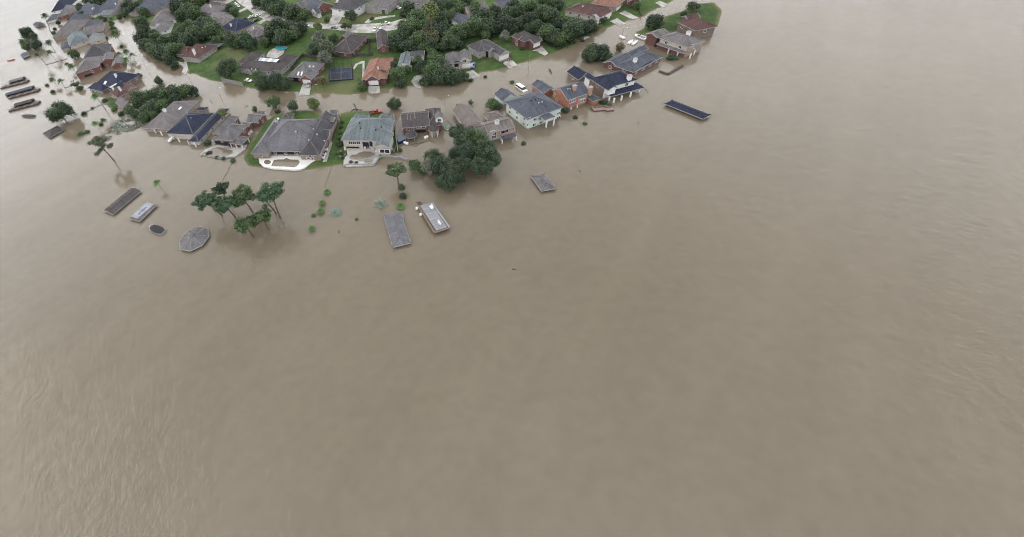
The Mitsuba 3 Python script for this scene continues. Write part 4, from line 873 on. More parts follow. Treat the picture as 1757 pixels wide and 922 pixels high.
tree(602, 27, 12, 'o', 'round dark tree in front of the white two storey house')
tree(656, 128, 11, 'm', 'grey green tree against the orange roof'); tree(683, 126, 17, 'g', 'bright green tree right of the orange roof'); tree(687, 141, 12, 'o', 'dark tree by the curved front path'); tree(620, 148, 11, 'g', 'green street tree at the water by the orange roof drive')
wood([(706, 46, 16), (690, 60, 14), (680, 74, 13), (700, 76, 13), (719, 70, 14), (740, 76, 12), (736, 50, 14), (755, 56, 14), (770, 66, 12), (714, 30, 14), (700, 16, 12), (755, 30, 11), (725, 82, 9), (760, 78, 8), (785, 56, 14), (780, 74, 10), (745, 64, 12, 'r'), (728, 60, 10, 'r'), (722, 45, 10, 'g'), (690, 44, 8, 'g'), (677, 62, 8), (764, 44, 10), (712, 84, 7)],
     'tree of the dark wood behind the small light grey house', 'trees of the middle wood')
tree(738, 18, 18, 'l', 'tall yellow green pine standing above the middle wood', tall=16, name='pine_tree')
wood([(800, 50, 13), (819, 45, 15), (840, 46, 15), (862, 42, 15), (834, 25, 12), (815, 14, 11), (870, 25, 12), (890, 20, 14), (905, 32, 12), (910, 10, 11), (930, 20, 12), (945, 27, 12), (921, 46, 12), (936, 56, 13), (951, 62, 12), (962, 66, 11), (985, 50, 17), (974, 60, 10), (1000, 48, 12), (1012, 43, 10), (775, 8, 11), (790, 14, 11), (800, 2, 12), (850, 18, 10), (958, 8, 8), (946, 5, 10), (888, 40, 10), (905, 50, 9), (960, 40, 10), (972, 38, 9), (835, 60, 8), (762, 12, 12), (750, 0, 12), (770, 26, 10), (880, 6, 9), (925, 4, 9), (820, 30, 10)],
     'tree of the dark wood between grey brick house and dark red hip roof', 'trees of the right wood')
tree(866, 62, 11, 'm', 'grey green tree overlapping the red brick gabled house'); tree(1025, 47, 7, 'r', 'reddish bush tree below the dark red hip roof'); tree(1036, 34, 7, 'o', 'small dark tree at the dark red roofed garage'); tree(1092, 9, 8, 'o', 'dark hedge tree on the lawn at the top edge')
wood([(741, 122, 14), (755, 131, 16), (770, 131, 14), (785, 128, 13), (746, 102, 13), (734, 136, 11), (760, 112, 11), (722, 114, 10), (798, 131, 7), (741, 90, 8, 'g'), (768, 118, 9, 'm')], 'dark oak at the water edge in front of the pale brick house', 'oaks of the water edge')
for x, y, r, w_ in ((1012, 93, 16, 'leftmost'), (1031, 90, 15, 'second from right'), (1020, 84, 13, 'rearmost'), (1041, 97, 9, 'smallest, rightmost')): tree(x, y, r*1.1, 'o', w_+' dark oak in the flooded street beside the long grey roof', group='oaks beside the long grey roof')
tree(1064, 81, 9, 'r', 'thin reddish tree behind the long grey roof'); tree(1123, 37, 17, 'B', 'round dark oak on the lawn above the white boat'); tree(1173, 24, 6, 'o', 'small tree on the lawn edge at the upper right'); tree(1190, 10, 10, 'o', 'dark tree at the upper right photo corner')
tree(1152, 100, 9, 's', 'wide rounded bush in the water right of the long grey roof', name='bush'); tree(1158, 100, 7, 's', 'right half of the wide rounded bush in the water', name='bush')
tree(677, 177, 14, 'B', 'dense round tree in the flooded street above the brown roofed brick house', tall=.4); tree(845, 178, 12, 'g', 'bushy tree at the mint house garage', tall=.3); tree(854, 182, 8, 'o', 'dark bush against the mint house wall')
tree(468, 175, 16, 'a', 'open airy tree in the flood above the largest house'); tree(503, 183, 12.5, 'o', 'round dark tree behind the largest house'); tree(537, 178, 14, 'l', 'yellow green tree behind the right wing of the largest house')
tree(437, 187, 6, 'g', 'small round tree by the grey roofed brick garage'); tree(382, 194, 8, 'l', 'yellow green tree against the navy roof', tall=3)

for x, y, r in ((785, 226, 15), (797, 238, 19), (818, 236, 16), (832, 258, 20), (842, 272, 15), (784, 262, 13), (793, 280, 13), (822, 284, 15), (803, 262, 17), (834, 288, 12)): tree(x, y, r*1.22, 'B' if x != 818 else 'g', 'big dark oak of the right half of the lakeside clump', group='right oaks of the lakeside clump', tall=3.0); POS[lastkey[0]] = (x, y)
for x, y, r, q in ((745, 270, 17, 'B'), (758, 285, 19, 'B'), (773, 298, 20, 'B'), (760, 312, 13, 'B'), (783, 303, 14, 'B'), (739, 284, 15, 'm'), (772, 318, 10, 'B')): tree(x, y, r*1.16, q, 'big oak of the left half of the lakeside clump', group='left oaks of the lakeside clump', tall=1.8); POS[lastkey[0]] = (x, y)
tree(710, 283, 13, 'g', 'small green tree left of the lakeside oak clump', tall=.8); tree(723, 292, 9, 'g', 'low green bush between small green tree and lakeside oaks', name='bush')
tree(680, 291, 18, 'a', 'slender airy tree with bare trunk left of the lakeside oaks', tall=4.0)
# submerged round shrubs
for x, y, r, lb in ((477, 192, 6, 'dark round shrub just behind the largest house'), (878, 141, 4.6, 'dark round shrub in the flooded street above the white van'), (833, 132, 4, 'small brown shrub near the driveway at the blue car'), (808, 138, 5, 'dark shrub at the foot of the water edge oaks'),
    (80, 146.5, 4, 'upper round shrub of two left of the deep blue roof'), (91, 158, 5, 'lower round shrub of two left of the deep blue roof'), (144, 195, 5.5, 'dark round shrub in the water right of the broad lone tree'), (158, 186, 3.5, 'small dark shrub near the green lawn'), (209, 80, 4, 'dark round shrub alone in the upper canal'),
    (93.5, 50, 4, 'round shrub left of the purple grey roof'), (92, 57, 5, 'bushy shrub below the round shrub of the left shore'), (898, 246, 5, 'small shrub in the lake right of the roof terrace house'), (987, 202, 5, 'round shrub in the lake below the orange brick house'), (1004, 212, 4.5, 'leafy floating shrub in the lake right of the mint house'),
    (786, 182, 4.5, 'brownish shrub behind the tan gable roof'), (173, 214, 4.5, 'dark ball shaped shrub among the small palms'), (150, 226, 5, 'dark shrub beside the bluish palmetto'), (688, 322, 8, 'upper of three green shrubs below the slender airy tree'), (692, 337, 8, 'middle one of three green shrubs, largest and roundest'), (612, 376, 3.5, 'tiny green shrub alone in the lake'),
    (970, 190, 9, 'green bushes at the right corner of the mint house'), (1036, 176, 7, 'leafy shrub in front of the navy porch house'), (1044, 181, 6, 'low shrub right of the leafy porch shrub'), (356, 246, 9, 'dark round bush between navy roof and brick house'), (359, 263, 6, 'low bush at the left end of the kidney pool'), (399, 276, 6, 'dark hedge bush at the terrace corner'),
    (384, 272, 5, 'low bush in front of the kidney pool'), (372, 270, 4.5, 'small bush left of the low pool bush'), (205, 168, 5, 'shrub at the edge of the small green lawn'), (180, 173, 6, 'bush at the upper end of the small green lawn'), (207, 196, 7, 'round bush beside the pink deck'), (196, 189, 6, 'bush below the small green lawn'),
    (587, 210, 4, 'uppermost hedge bush between the two large houses'), (585, 219, 4, 'second hedge bush between the two large houses'), (583, 228, 4.5, 'third hedge bush between the two large houses'), (582, 238, 5, 'fourth hedge bush between the two large houses'),
    (583, 248, 8, 'leafy bush on the strip left of the blue grey house'), (580, 262, 6, 'bush on the lower end of the grass strip'), (602, 279, 5, 'brown green bush by the round spa'), (612, 280, 4.5, 'second bush by the round spa'), (685, 257, 6, 'bush at the corner of the side wall'), (238, 130, 6, 'bush at the right end of the deep blue roof'),
    (1000, 70, 4, 'little bush at the short driveway end'), (1112, 73, 5, 'green bush beside the moored white boat'), (885, 65, 4, 'bush at the red brick gabled house'), (337, 102, 5, 'dark bush at the tall white chimney'), (805, 90, 5, 'bush beside the arched entry house'), (828, 97, 4, 'shrub at the arched entry'), (895, 84, 5, 'dark shrub below the red brick gables')):
    tree(x, y, r, 's', lb, 'shrub')

# pines standing in the lake
def needle_pads(cen, rad, n, col, seed, size=.25):
    rg = np.random.default_rng(seed); V, Fs, U, k = [], [], [], 0
    for c, r in zip(cen, rad):
        q = int(n*r*r); e = rg.normal(0, 1, (q, 3)); e /= np.linalg.norm(e, axis=1, keepdims=True)
        sub = rg.normal(0, 1, (9, 3)); sub /= np.linalg.norm(sub, axis=1, keepdims=True)
        w = (e@sub.T); rr = r*(.55+.5*np.clip((w.max(1)-.5)/.5, 0, 1))
        p = e*rr[:, None]*rg.uniform(.45, 1.35, (q, 1)); p[:, 2] *= .7
        tint = np.clip(.5+rg.normal(0, .22, 9)[w.argmax(1)]+rg.normal(0, .18, q), 0, 1)
        v, f, u = leaves(c+p, e, size, tint, col, rg); V.append(v); Fs.append(f+k); U.append(u); k += len(v)
    return mikit.ply((np.vstack(V), np.vstack(Fs)), 'm_leaf', uv=np.vstack(U))
def lake_pine(bx, by, cx_, cy_, rpx, label, col=3, seed=0, pads=32, wide=1.2, zr=.36, group=None):
    rg = np.random.default_rng(seed+300); b_ = G(bx, by, 0)
    hs = np.linspace(4, 22, 90); err = [np.hypot(*(P(b_+[0, 0, h])-[cx_, cy_])) for h in hs]; h = hs[int(np.argmin(err))]
    c = G(cx_, cy_, h); r = rpx/S(c)*1.2
    key = thing('pine_tree', label, 'tree', group)
    pts = np.array([b_-[0, 0, 1], b_+(c-b_)*.35+[0, 0, 0], b_+(c-b_)*.7+rg.normal(0, .15, 3), c+[0, 0, r*.25]])
    mb = MB().tube(pts, [.30, .25, .18, .07], 7)
    a = np.arange(pads)*2.4+rg.uniform(0, 6); d = np.sqrt((np.arange(pads)+.5)/pads)*r*.80*rg.uniform(.75, 1.1, pads)
    cen = c+np.stack([np.cos(a)*d*wide, np.sin(a)*d, rg.uniform(-zr, zr, pads)*r], 1); rad = r*rg.uniform(.18, .32, pads)
    for p in cen: mb.tube([b_+(c-b_)*rg.uniform(.62, .88), (p+c)/2+[0, 0, -.2], p], [.10, .07, .03], 4)
    mb.put('trunk', 'm_bark', key, smooth=True)
    put('crown', needle_pads(cen, rad, 165, col, seed), key)
lake_pine(410, 381, 385, 350, 17, 'lake pine with the long leaning trunk left of centre in the pine group', 3, 1)
lake_pine(382, 370, 352, 344, 18, 'leftmost dark green lake pine of the group', 3, 2)
lake_pine(396, 354, 379, 322, 12, 'small blackish crowned pine at the top of the lake group', 8, 3)
lake_pine(434, 364, 414, 335, 20, 'lake pine with the widest crown at the middle of the group', 1, 4, 30)
lake_pine(481, 374, 463, 330, 20, 'tall grey green lake pine at the right end of the group', 3, 5, 28)
lake_pine(475, 367, 452, 338, 10, 'thin lake pine just left of the tall grey green one', 3, 6, 12)
lake_pine(436, 407, 418, 385, 15, 'lowest lake pine, in front of the group near the gazebo roof', 1, 7)
lake_pine(462, 394, 447, 371, 17, 'front lake pine second from the bottom of the group', 1, 8)
lake_pine(197, 277, 172, 249, 15, 'lone sparse pine leaning in the lake left of the wide grey and navy house', 9, 9, 18, 1.1, .7)

# palms
def frond_crown(seed, n, size, droop, col, fan=True):
    rg = np.random.default_rng(seed); V, Fs, U, k = [], [], [], 0
    for i in range(n):
        a = i*2.399+rg.uniform(-.2, .2); el = rg.uniform(-.5, 1.35); L = size*rg.uniform(.8, 1.1)
        u = np.array([math.cos(a), math.sin(a), 0]); s_ = np.array([-u[1], u[0], 0]); t = np.linspace(0, 1, 6)
        sp = u*(math.cos(el)*L)*t[:, None]+np.array([0, 0, 1.])*(math.sin(el)*L*t-droop*L*t**2.2)[:, None]
        w = L*(.34 if fan else .15)*np.array([.25, .6, 1.0, 1.05, .8, .25])
        l, r = sp-s_*w[:, None]-[0, 0, .12*L], sp+s_*w[:, None]-[0, 0, .12*L]
        for j in range(5):
            for x, y in ((l, 1), (r, -1)):
                v = np.array([sp[j], sp[j]*.35+sp[j+1]*.65, x[j]*.2+x[j+1]*.8]); V.append(v); Fs.append(np.array([[0, 1, 2]])+k); k += 3
                U.append(np.stack([np.full(3, col+.5), np.full(3, np.clip(.5+rg.normal(0, .15), 0, 1))], 1))
    return mikit.ply((np.vstack(V), np.vstack(Fs)), 'm_leaf', uv=np.vstack(U))
PALM = [frond_crown(i, 62, 1.0, .55, 5) for i in range(3)]; DPALM = [frond_crown(5+i, 60, 1.0, .55, 1) for i in range(2)]; AGAVE = [frond_crown(9+i, 54, 1.15, .25, 4, False) for i in range(2)]
PTR = MB().tube([(0, 0, -.1), (.02, 0, .4), (-.01, .01, 1)], [.02, .016, .014], 6).shape('m_bark', smooth=True)
def palm(cx_, cy_, bx, by, rpx, label, dark=False, group=None):
    i = count[0]; count[0] += 1
    b_ = G(bx, by, 0); hs = np.linspace(1.5, 18, 100); err = [np.hypot(*(P(b_+[0, 0, h])-[cx_, cy_])) for h in hs]; h = hs[int(np.argmin(err))]
    c = G(cx_, cy_, h); r = rpx/S(c)*1.2; k = thing('palm_tree', label, 'palm', group)
    m = np.eye(4); m[:3, 2] = c-b_; m[0, 0] = m[1, 1] = h; m[:3, 3] = b_
    put('trunk', {**PTR, 'to_world': T(m)}, k); put('fronds', {**(DPALM if dark else PALM)[i % 2], 'to_world': T().translate(c.tolist()).rotate([0, 0, 1], i*50).scale([r, r, r])}, k)
for q in ((268, 312, 278, 325, 6.5, 'lone small palm in the lake above the boathouse roofs'), (76, 26, 87, 56, 6.5, 'tall palm at the upper left shore beside the white columned porch', 1), (83, 72, 95, 90, 7, 'palm left of the teal grey roof, nearest the dark far left trees', 1), (63, 93, 79, 111, 6, 'palm at the left end of the submerged walkway', 1), (84, 89, 95, 102, 6.5, 'palm just above the submerged walkway', 1),
    (121, 113, 132, 128, 7, 'palm left of the long red brick house', 1), (114, 110, 124, 121, 4.5, 'small palm at the edge of the palm beside the long brick house', 1), (88, 136, 97, 146, 5.5, 'left palm of the thin pair in the lake', 1), (103, 138, 111, 151, 6, 'right palm of the thin pair in the lake', 1), (163, 164, 182, 190, 8, 'tall palm leaning over the small green lawn'),
    (162, 211, 170, 222, 6, 'bright palm left of the floating foliage'), (176, 206, 183, 215, 6, 'thin palm right of the bright palm at the floating foliage', 1), (203, 92, 209, 101, 6, 'leftmost palm of the row at the canal', 0), (215, 88, 222, 100, 6.5, 'topmost palm of the row at the canal', 1), (225.5, 93.5, 232, 105, 5.5, 'rightmost palm of the row at the canal', 1), (215, 102, 221, 112, 7, 'lowest palm of the row at the canal', 0),
    (196, 56, 204, 69, 9, 'shaggy palm below the tan garage wing', 1), (190, 33, 196, 45, 6, 'palm among trees above the tan garage wing', 0)):
    palm(q[0], q[1], q[2], q[3], q[4], q[5], len(q) > 6 and q[6])
def low_palm(x, y, rpx, label, lst, z=.5, name='palmetto'):
    i = count[0]; count[0] += 1; w = G(x, y, z); r = rpx/S(w)*1.15; k = thing(name, label, 'plant')
    put('fronds', {**lst[i % 2], 'to_world': T().translate(w.tolist()).rotate([0, 0, 1], i*77).scale([r, r, r*.8])}, k)
    put('stem', {**PTR, 'to_world': T().translate([w[0], w[1], -.5]).scale([8, 8, z+.6])}, k)
for x, y, r, lb in ((560, 328, 6.5, 'bright palmetto at the end of the submerged fence line'), (552, 347, 6.5, 'palmetto second below the fence line end'), (549.5, 361, 7, 'palmetto left of the bluish fan plant'), (534.5, 391.5, 6.8, 'lowest bright palmetto alone in the lake'), (686.5, 352, 7.5, 'lowest palmetto above the slate boathouse roof'), (162, 241, 6, 'olive palmetto beside the lone sparse pine')): low_palm(x, y, r, lb, PALM, 1.0)
low_palm(538, 369, 5, 'small dark palmetto at the left of the lake plants', DPALM, .4); low_palm(138, 229, 8, 'bluish green palmetto right of the brown hipped boathouse', DPALM, .7)
for x, y, r, lb in ((575, 365, 10.5, 'bluish spiky fan plant half under water, left one'), (653.5, 350, 12, 'bluish spiky fan plant half under water, above the slate boathouse roof')): low_palm(x, y, r, lb, AGAVE, .25, 'fan_palm')
# half drowned foliage left of the wide house
rg = np.random.default_rng(5); V = []; cs = []
LP = Polygon([(178, 236), (188, 220), (205, 205), (222, 196), (240, 196), (252, 206), (246, 214), (232, 222), (212, 228), (196, 232), (186, 243), (172, 244)])
while len(cs) < 95:
    x, y = rg.uniform(172, 252), rg.uniform(195, 244)
    if LP.contains(Point(x, y)) and rg.random() < .35+.65*(x-172)/80: cs.append((x, y))
V, Fs, U, k = [], [], [], 0
for x, y in cs:
    w = G(x, y, .15); n = int(rg.uniform(8, 34)); p = w+rg.normal(0, 1, (n, 3))*[.75, .6, .18]
    v, f, u = leaves(p, np.tile([0, 0, 1.], (n, 1)), .42, np.clip(rg.normal(.5, .2, n), 0, 1), 7 if rg.random() < .6 else 4, rg); V.append(v); Fs.append(f+k); U.append(u); k += len(v)
put('foliage', mikit.ply((np.vstack(V), np.vstack(Fs)), 'm_leaf', uv=np.vstack(U)), label='drowned grey green foliage breaking the surface left of the wide house', cat='foliage', kind='stuff')

rg = np.random.default_rng(12); V, Fs, U, k = [], [], [], 0
for x, y, r in WOODS:
    a, d = rg.uniform(0, 6.3, 26), r*1.25*np.sqrt(rg.random(26)); ws = np.array([G(x+q*math.cos(b), y+.5*r+q*math.sin(b)*.8, 1.0) for b, q in zip(a, d)]); ws[:, 2] = land_z(ws[:, 0], ws[:, 1])
    for w in ws[ws[:, 2] > .12]:
        n = 16; p = w+rg.normal(0, 1, (n, 3))*[.9, .9, .35]+[0, 0, .35]
        v, f, u = leaves(p, np.tile([0, 0, .6], (n, 1)), .4, np.clip(rg.normal(.45, .2, n), 0, 1), 8, rg); V.append(v); Fs.append(f+k); U.append(u); k += len(v)
put('undergrowth', mikit.ply((np.vstack(V), np.vstack(Fs)), 'm_leaf', uv=np.vstack(U)), label='dark undergrowth and leaf litter beneath the woods', cat='undergrowth', kind='stuff')

for x, y, r, q, lb in ((146, 34, 6, 'o', 'dark tree between the purple grey and slate roofs'), (152, 41, 4.5, 's', 'bush in front of the slate roofed house with white dormers'), (115, 48, 3.5, 's', 'small bush against the purple grey roof'), (103, 64, 4.5, 's', 'bush at the left end of the teal grey roof'), (172, 30, 5, 'g', 'tree below the slate roofed house'), (180, 33, 5, 'o', 'dark tree right of the tree below the slate roof'),
    (100, 39, 5, 'o', 'dark tree at the red brick house corner by the far left shore'), (120, 33, 4, 's', 'bush below the red brick wall of the far left shore'), (205, 28, 6, 'o', 'dark tree on the bank below the blue grey roof'), (214, 25, 6, 'g', 'green tree at the head of the canal'), (97, 16, 4, 's', 'bush at the navy roof by the far left shore'), (181, 66, 4.5, 's', 'bush at the right end of the teal grey house'),
    (262, 58, 9, 'o', 'dark tree hugging the pale grey roofed house'), (309, 30, 9, 'g', 'green tree right of the pale grey roofed house'), (345, 36, 9, 'o', 'dark tree left of the pale chimney stack house'), (392, 13, 7, 'g', 'tree right of the pale chimney stack house'), (420, 74, 10, 'o', 'dark tree below the blue slate roof'), (436, 72, 8, 'c', 'narrow tree below the grey roof at the street bend'),
    (562, 33, 7, 'o', 'dark tree left of the concrete driveway'), (638, 33, 5, 's', 'round bush in front of the two storey brick house'), (690, 24, 8, 'g', 'green tree at the end of the curved drive'), (610, 72, 5, 's', 'bush beside the brick porch house fence'), (674, 112, 9, 'o', 'dark tree between orange roof and light grey house'), (700, 119, 9, 'o', 'dark tree in front of the light grey house'),
    (716, 102, 9, 'g', 'green tree overlapping the light grey house'), (850, 78, 7, 'o', 'dark tree behind the white garage'), (790, 76, 9, 'o', 'dark tree at the left end of the grey brick house'), (880, 50, 9, 'o', 'dark tree behind the red brick gables'), (440, 128, 9, 'g', 'green tree at the brown roofed house front'), (505, 116, 5, 's', 'bush between brown roof and grey hip roof')):
    tree(x, y, r, q, lb, 'tree' if q != 's' else 'shrub')

# each tree of a wood is named by its place in it: rows from the lake side back, then from the left
ORD = 'first second third fourth fifth sixth seventh eighth ninth tenth eleventh twelfth thirteenth fourteenth fifteenth sixteenth'.split()
SHORT = {'trees of the flooded grove': 'flooded grove right of the red brown roof', 'canal belt trees': 'canal belt left of the dark red roof', 'upper left trees': 'upper left tree edge', 'trees behind the turquoise pool': 'clump behind the turquoise pool',
    'trees across the street': 'trees across from the bright green lawn', 'trees of the middle wood': 'wood behind the light grey house', 'trees of the right wood': 'dark wood behind the red brick gables', 'oaks of the water edge': 'water edge clump below the pale brick house',
    'right oaks of the lakeside clump': 'right half of the lakeside oaks', 'left oaks of the lakeside clump': 'left half of the lakeside oaks'}
for grp, where in SHORT.items():
    ks = sorted([k for k in POS if labels[k].get('group') == grp], key=lambda k: -POS[k][1]); nr = 3 if len(ks) > 9 else 2; per = -(-len(ks)//nr)
    for r_ in range(nr):
        row = sorted(ks[r_*per:(r_+1)*per], key=lambda k: POS[k][0])
        for j, k in enumerate(row): labels[k]['label'] = f"tree in the {where}, {('front', 'middle', 'back')[r_] if nr == 3 else ('front', 'back')[r_]} row, {ORD[j]} from left"

# ------------------------------------------------------------------ boathouses, docks and roofs in the lake
def boathouse(label, px, z, kind, pitch, roof, capc=None, extra=(), **k):
    h = House(label, roof, 'grey', [(px, z, kind, pitch, {'open': 1})]+[(p, z-.05, kd, pt, {'open': 1}) for p, kd, pt in extra], name='boathouse', cat='boathouse', auto=False, capc=capc, trim=True)
    B = h.blocks[0]
    for u in np.linspace(B['u0']+.5, B['u1']-.5, 4):
        for v in (B['v0']+.5, B['v1']-.5):
            g = h.L(u, v, -1); MB(PAINT['darkwood']).cbox(g, .3, .3, z+.85, h.a).put('post', 'm_paint', h.key)
    return h
boathouse('long brown low gable boathouse roof, upper of two at the lower left', [(178, 361.7), (193.7, 368.5), (224.5, 321.7), (242.9, 327.6)], .75, 'gable', .16, 'brown')
bh = boathouse('shorter boathouse roof with shiny blue grey metal sheets', [(223.1, 375.4), (238.8, 380.2), (251.8, 346), (268.9, 352.8)], .8, 'hip', .22, 'warm')
q = [G(x, y, 1.35) for x, y in ((224.5, 371.5), (235.5, 375), (264, 350.5), (252, 347))]
for i in range(7):                                                   # loose metal sheets lying on the roof
    a, b_ = i/7+.004, (i+1)/7-.004; v = [q[0]+(q[3]-q[0])*a, q[1]+(q[2]-q[1])*a, q[1]+(q[2]-q[1])*b_, q[0]+(q[3]-q[0])*b_]
    dz = np.array([0, 0, .012*(i % 3)])
    mb = MB(PAINT['tin'] if i % 3 else PAINT['deckgrey'])
    mb.poly([p+dz for p in v]); mb.poly([p+dz-[0, 0, .35] for p in v][::-1])
    for m in range(4): mb.poly([v[m]+dz-[0, 0, .35], v[(m+1) % 4]+dz-[0, 0, .35], v[(m+1) % 4]+dz, v[m]+dz])
    put('metal_sheet', mb.shape('m_paint'), bh.roofkey)
boathouse('slate blue shingled boathouse roof with a notch in its right edge', [(677.3, 423.7), (703.7, 417.2), (655, 369.5), (687.5, 362)], .8, 'hip', .24, 'lake', 'grey', ((([(674, 380), (693.5, 376.5), (670, 367), (688, 362.5)]), 'hip', .2),))
boathouse('small grey hipped boathouse roof alone at the right of the lake', [(929.1, 328.2), (953.5, 323.3), (911.2, 302.1), (934.9, 296.6)], .8, 'hip', .5, 'warm', 'grey')
boathouse('brown hipped boathouse roof below the broad lone tree', [(73, 229), (83.6, 236.3), (98.4, 216), (111.6, 223.5)], .8, 'hip', .35, 'brown')
boathouse('long dark boathouse roof at the right edge of the lake', [(1139.6, 178), (1210, 206), (1152.6, 172), (1217, 195)], 1.0, 'hip', .3, 'navy')
boathouse('small grey boathouse roof beside the far left water trees', [(35, 95), (39.5, 100.5), (45.5, 89), (51.5, 95)], 1.2, 'gable', .3, 'slate')
boathouse('dark green boathouse roof at the upper left shore', [(59, 44), (66, 47.5), (67, 36), (75, 41)], 1.6, 'hip', .5, 'dark')
# octagonal gazebo
gc = G(333.2, 409, .75); gk = thing('gazebo', 'large eight sided grey gazebo roof with small cupola in the lake', 'gazebo')
v1 = G(312.2, 425.4, .75)-gc; R8 = np.mean([np.linalg.norm((G(*q_, .75)-gc)[:2]) for q_ in ((312.2, 425.4), (328.8, 428.2), (348.1, 420.1), (359.4, 404.6), (355.9, 393.7))])*1.06; a8 = math.atan2(v1[1], v1[0])
ring = [gc+np.array([R8*math.cos(a8+i*math.pi/4), R8*math.sin(a8+i*math.pi/4), 0]) for i in range(8)]; apex = gc+np.array([0, 0, 1.6])
rk = None
for i in range(8):
    a, b_ = ring[i], ring[(i+1) % 8]; dn = np.array([0, 0, .2]); f = .93
    mb = MB(ROOF['grey']); m1_, m2_ = apex+(a-apex)*.13, apex+(b_-apex)*.13
    mb.poly([a, b_, m2_, m1_]); mb.poly([a-dn, m1_-dn, m2_-dn, b_-dn]); mb.poly([a, a-dn, b_-dn, b_])
    mb.put('roof_panel', 'm_roof', gk)
    MB(PAINT['greywood']).bar(a+[0, 0, .02], m1_+[0, 0, .02], .16, .07).put('hip_ridge', 'm_paint', gk)
    MB(PAINT['grey']).bar(a-[0, 0, .1], b_-[0, 0, .1], .1, .24).put('fascia', 'm_paint', gk)
    p = gc+(a-gc)*.9; MB(PAINT['darkwood']).cbox((p[0], p[1], -1), .3, .3, 1.6).put('post', 'm_paint', gk)
cm = MB(ROOF['grey']); cr = [apex+(p-apex)*.17+[0, 0, .35] for p in ring]
for i in range(8): cm.poly([cr[i], cr[(i+1) % 8], apex+[0, 0, .75]]); cm.poly([cr[i], cr[i]-[0, 0, .5], cr[(i+1) % 8]-[0, 0, .5], cr[(i+1) % 8]])
cm.put('cupola', 'm_roof', gk)
# open deck of planks on a drowned boathouse
dk = thing('deck', 'weathered grey plank deck with white furniture, just above the lake', 'deck')
D0, D1, D2, D3 = (G(x, y, .95) for x, y in ((745.5, 399.5), (771.5, 391), (741.5, 348.5), (717, 352.5)))
MB(PAINT['darkwood']).add([p-[0, 0, s_] for s_ in (.12, .5) for p in (D0, D1, D2, D3)], [[0, 1, 2, 3], [0, 4, 5, 1], [1, 5, 6, 2], [2, 6, 7, 3], [3, 7, 4, 0], [7, 6, 5, 4]]).put('base', 'm_paint', dk)
P0, P1, P2, P3 = D0+(D1-D0)*.16+(D3-D0)*.05, D1+(D0-D1)*.10+(D2-D1)*.05, D2+(D3-D2)*.07, D3+(D2-D3)*.12
for i in range(30):
    a, b_ = i/30+.003, (i+1)/30-.003; mb = MB(PAINT['deckgrey'] if i % 6 else PAINT['tin'])
    v = [P0+(P3-P0)*a, P1+(P2-P1)*a, P1+(P2-P1)*b_, P0+(P3-P0)*b_]; z_ = [0, 0, .02*(i % 3)]
    mb.poly([p+z_ for p in v]); mb.poly([p-[0, 0, .1] for p in v][::-1])
    for m in range(4): mb.poly([v[m]-[0, 0, .1], v[(m+1) % 4]-[0, 0, .1], v[(m+1) % 4]+z_, v[m]+z_])
    mb.put('plank', 'm_paint', dk)
for a, b_, c in ((D1, D2, 'deckgrey'), (D0, D1, 'brown'), (D0, D3, 'brown')): MB(PAINT[c]).bar(a+[0, 0, .05], b_+[0, 0, .05], .5, .22).put('edge_beam', 'm_paint', dk)
for p, q_ in (((715.5, 347), (722, 353)), ((719.5, 346.5), (725, 352))): MB(PAINT['darkwood']).bar(G(*p, .7), G(*q_, .8), .4, .5).put('ramp_beam', 'm_paint', dk)
def chair_at(px, py, z, label, a=0., c='white', group=None):
    g = G(px, py, z); k = thing('chair', label, 'chair', group); R_ = lambda x, y, h: g+[x*math.cos(a)-y*math.sin(a), x*math.sin(a)+y*math.cos(a), h]
    MB(PAINT[c]).cbox(R_(0, 0, .38), .6, .6, .08, a).put('seat', 'm_paint', k); MB(PAINT[c]).cbox(R_(0, .28, .46), .6, .07, .6, a).put('backrest', 'm_paint', k)
    for x in (-.26, .26):
        for y in (-.26, .26): MB(PAINT[c]).cbox(R_(x, y, 0), .06, .06, .38, a).put('leg', 'm_paint', k)
chair_at(753.5, 382.5, .98, 'white chair near the front corner of the plank deck', .4); chair_at(755, 385.5, .98, 'white chair beside the first one on the plank deck', 2.2)
bk = thing('bench', 'white bench at the back of the plank deck', 'bench'); b0, b1 = G(738.5, 353, 1.45), G(742, 358, 1.45)
MB(PAINT['white']).bar(b0, b1, .8, .1).put('seat', 'm_paint', bk); MB(PAINT['white']).bar(b0+[.35, .2, .35], b1+[.35, .2, .35], .1, .5).put('backrest', 'm_paint', bk)
for p in (b0, b1): MB(PAINT['grey']).cbox(p-[0, 0, .5], .5, .3, .45).put('leg', 'm_paint', bk)
for x, y in ((715.5, 358.5), (722, 369)):
    g = G(x, y, 0); MB(PAINT['white']).tube([g+[0, 0, -.3], g+[0, 0, .5]], .42, 8).tube([g+[.5, .2, -.2], g+[1.3, .6, .2]], .3, 8).put('float', 'm_paint', None, ('upper' if x < 720 else 'lower')+' white float tied at the left side of the plank deck', 'float', 'white floats at the plank deck')
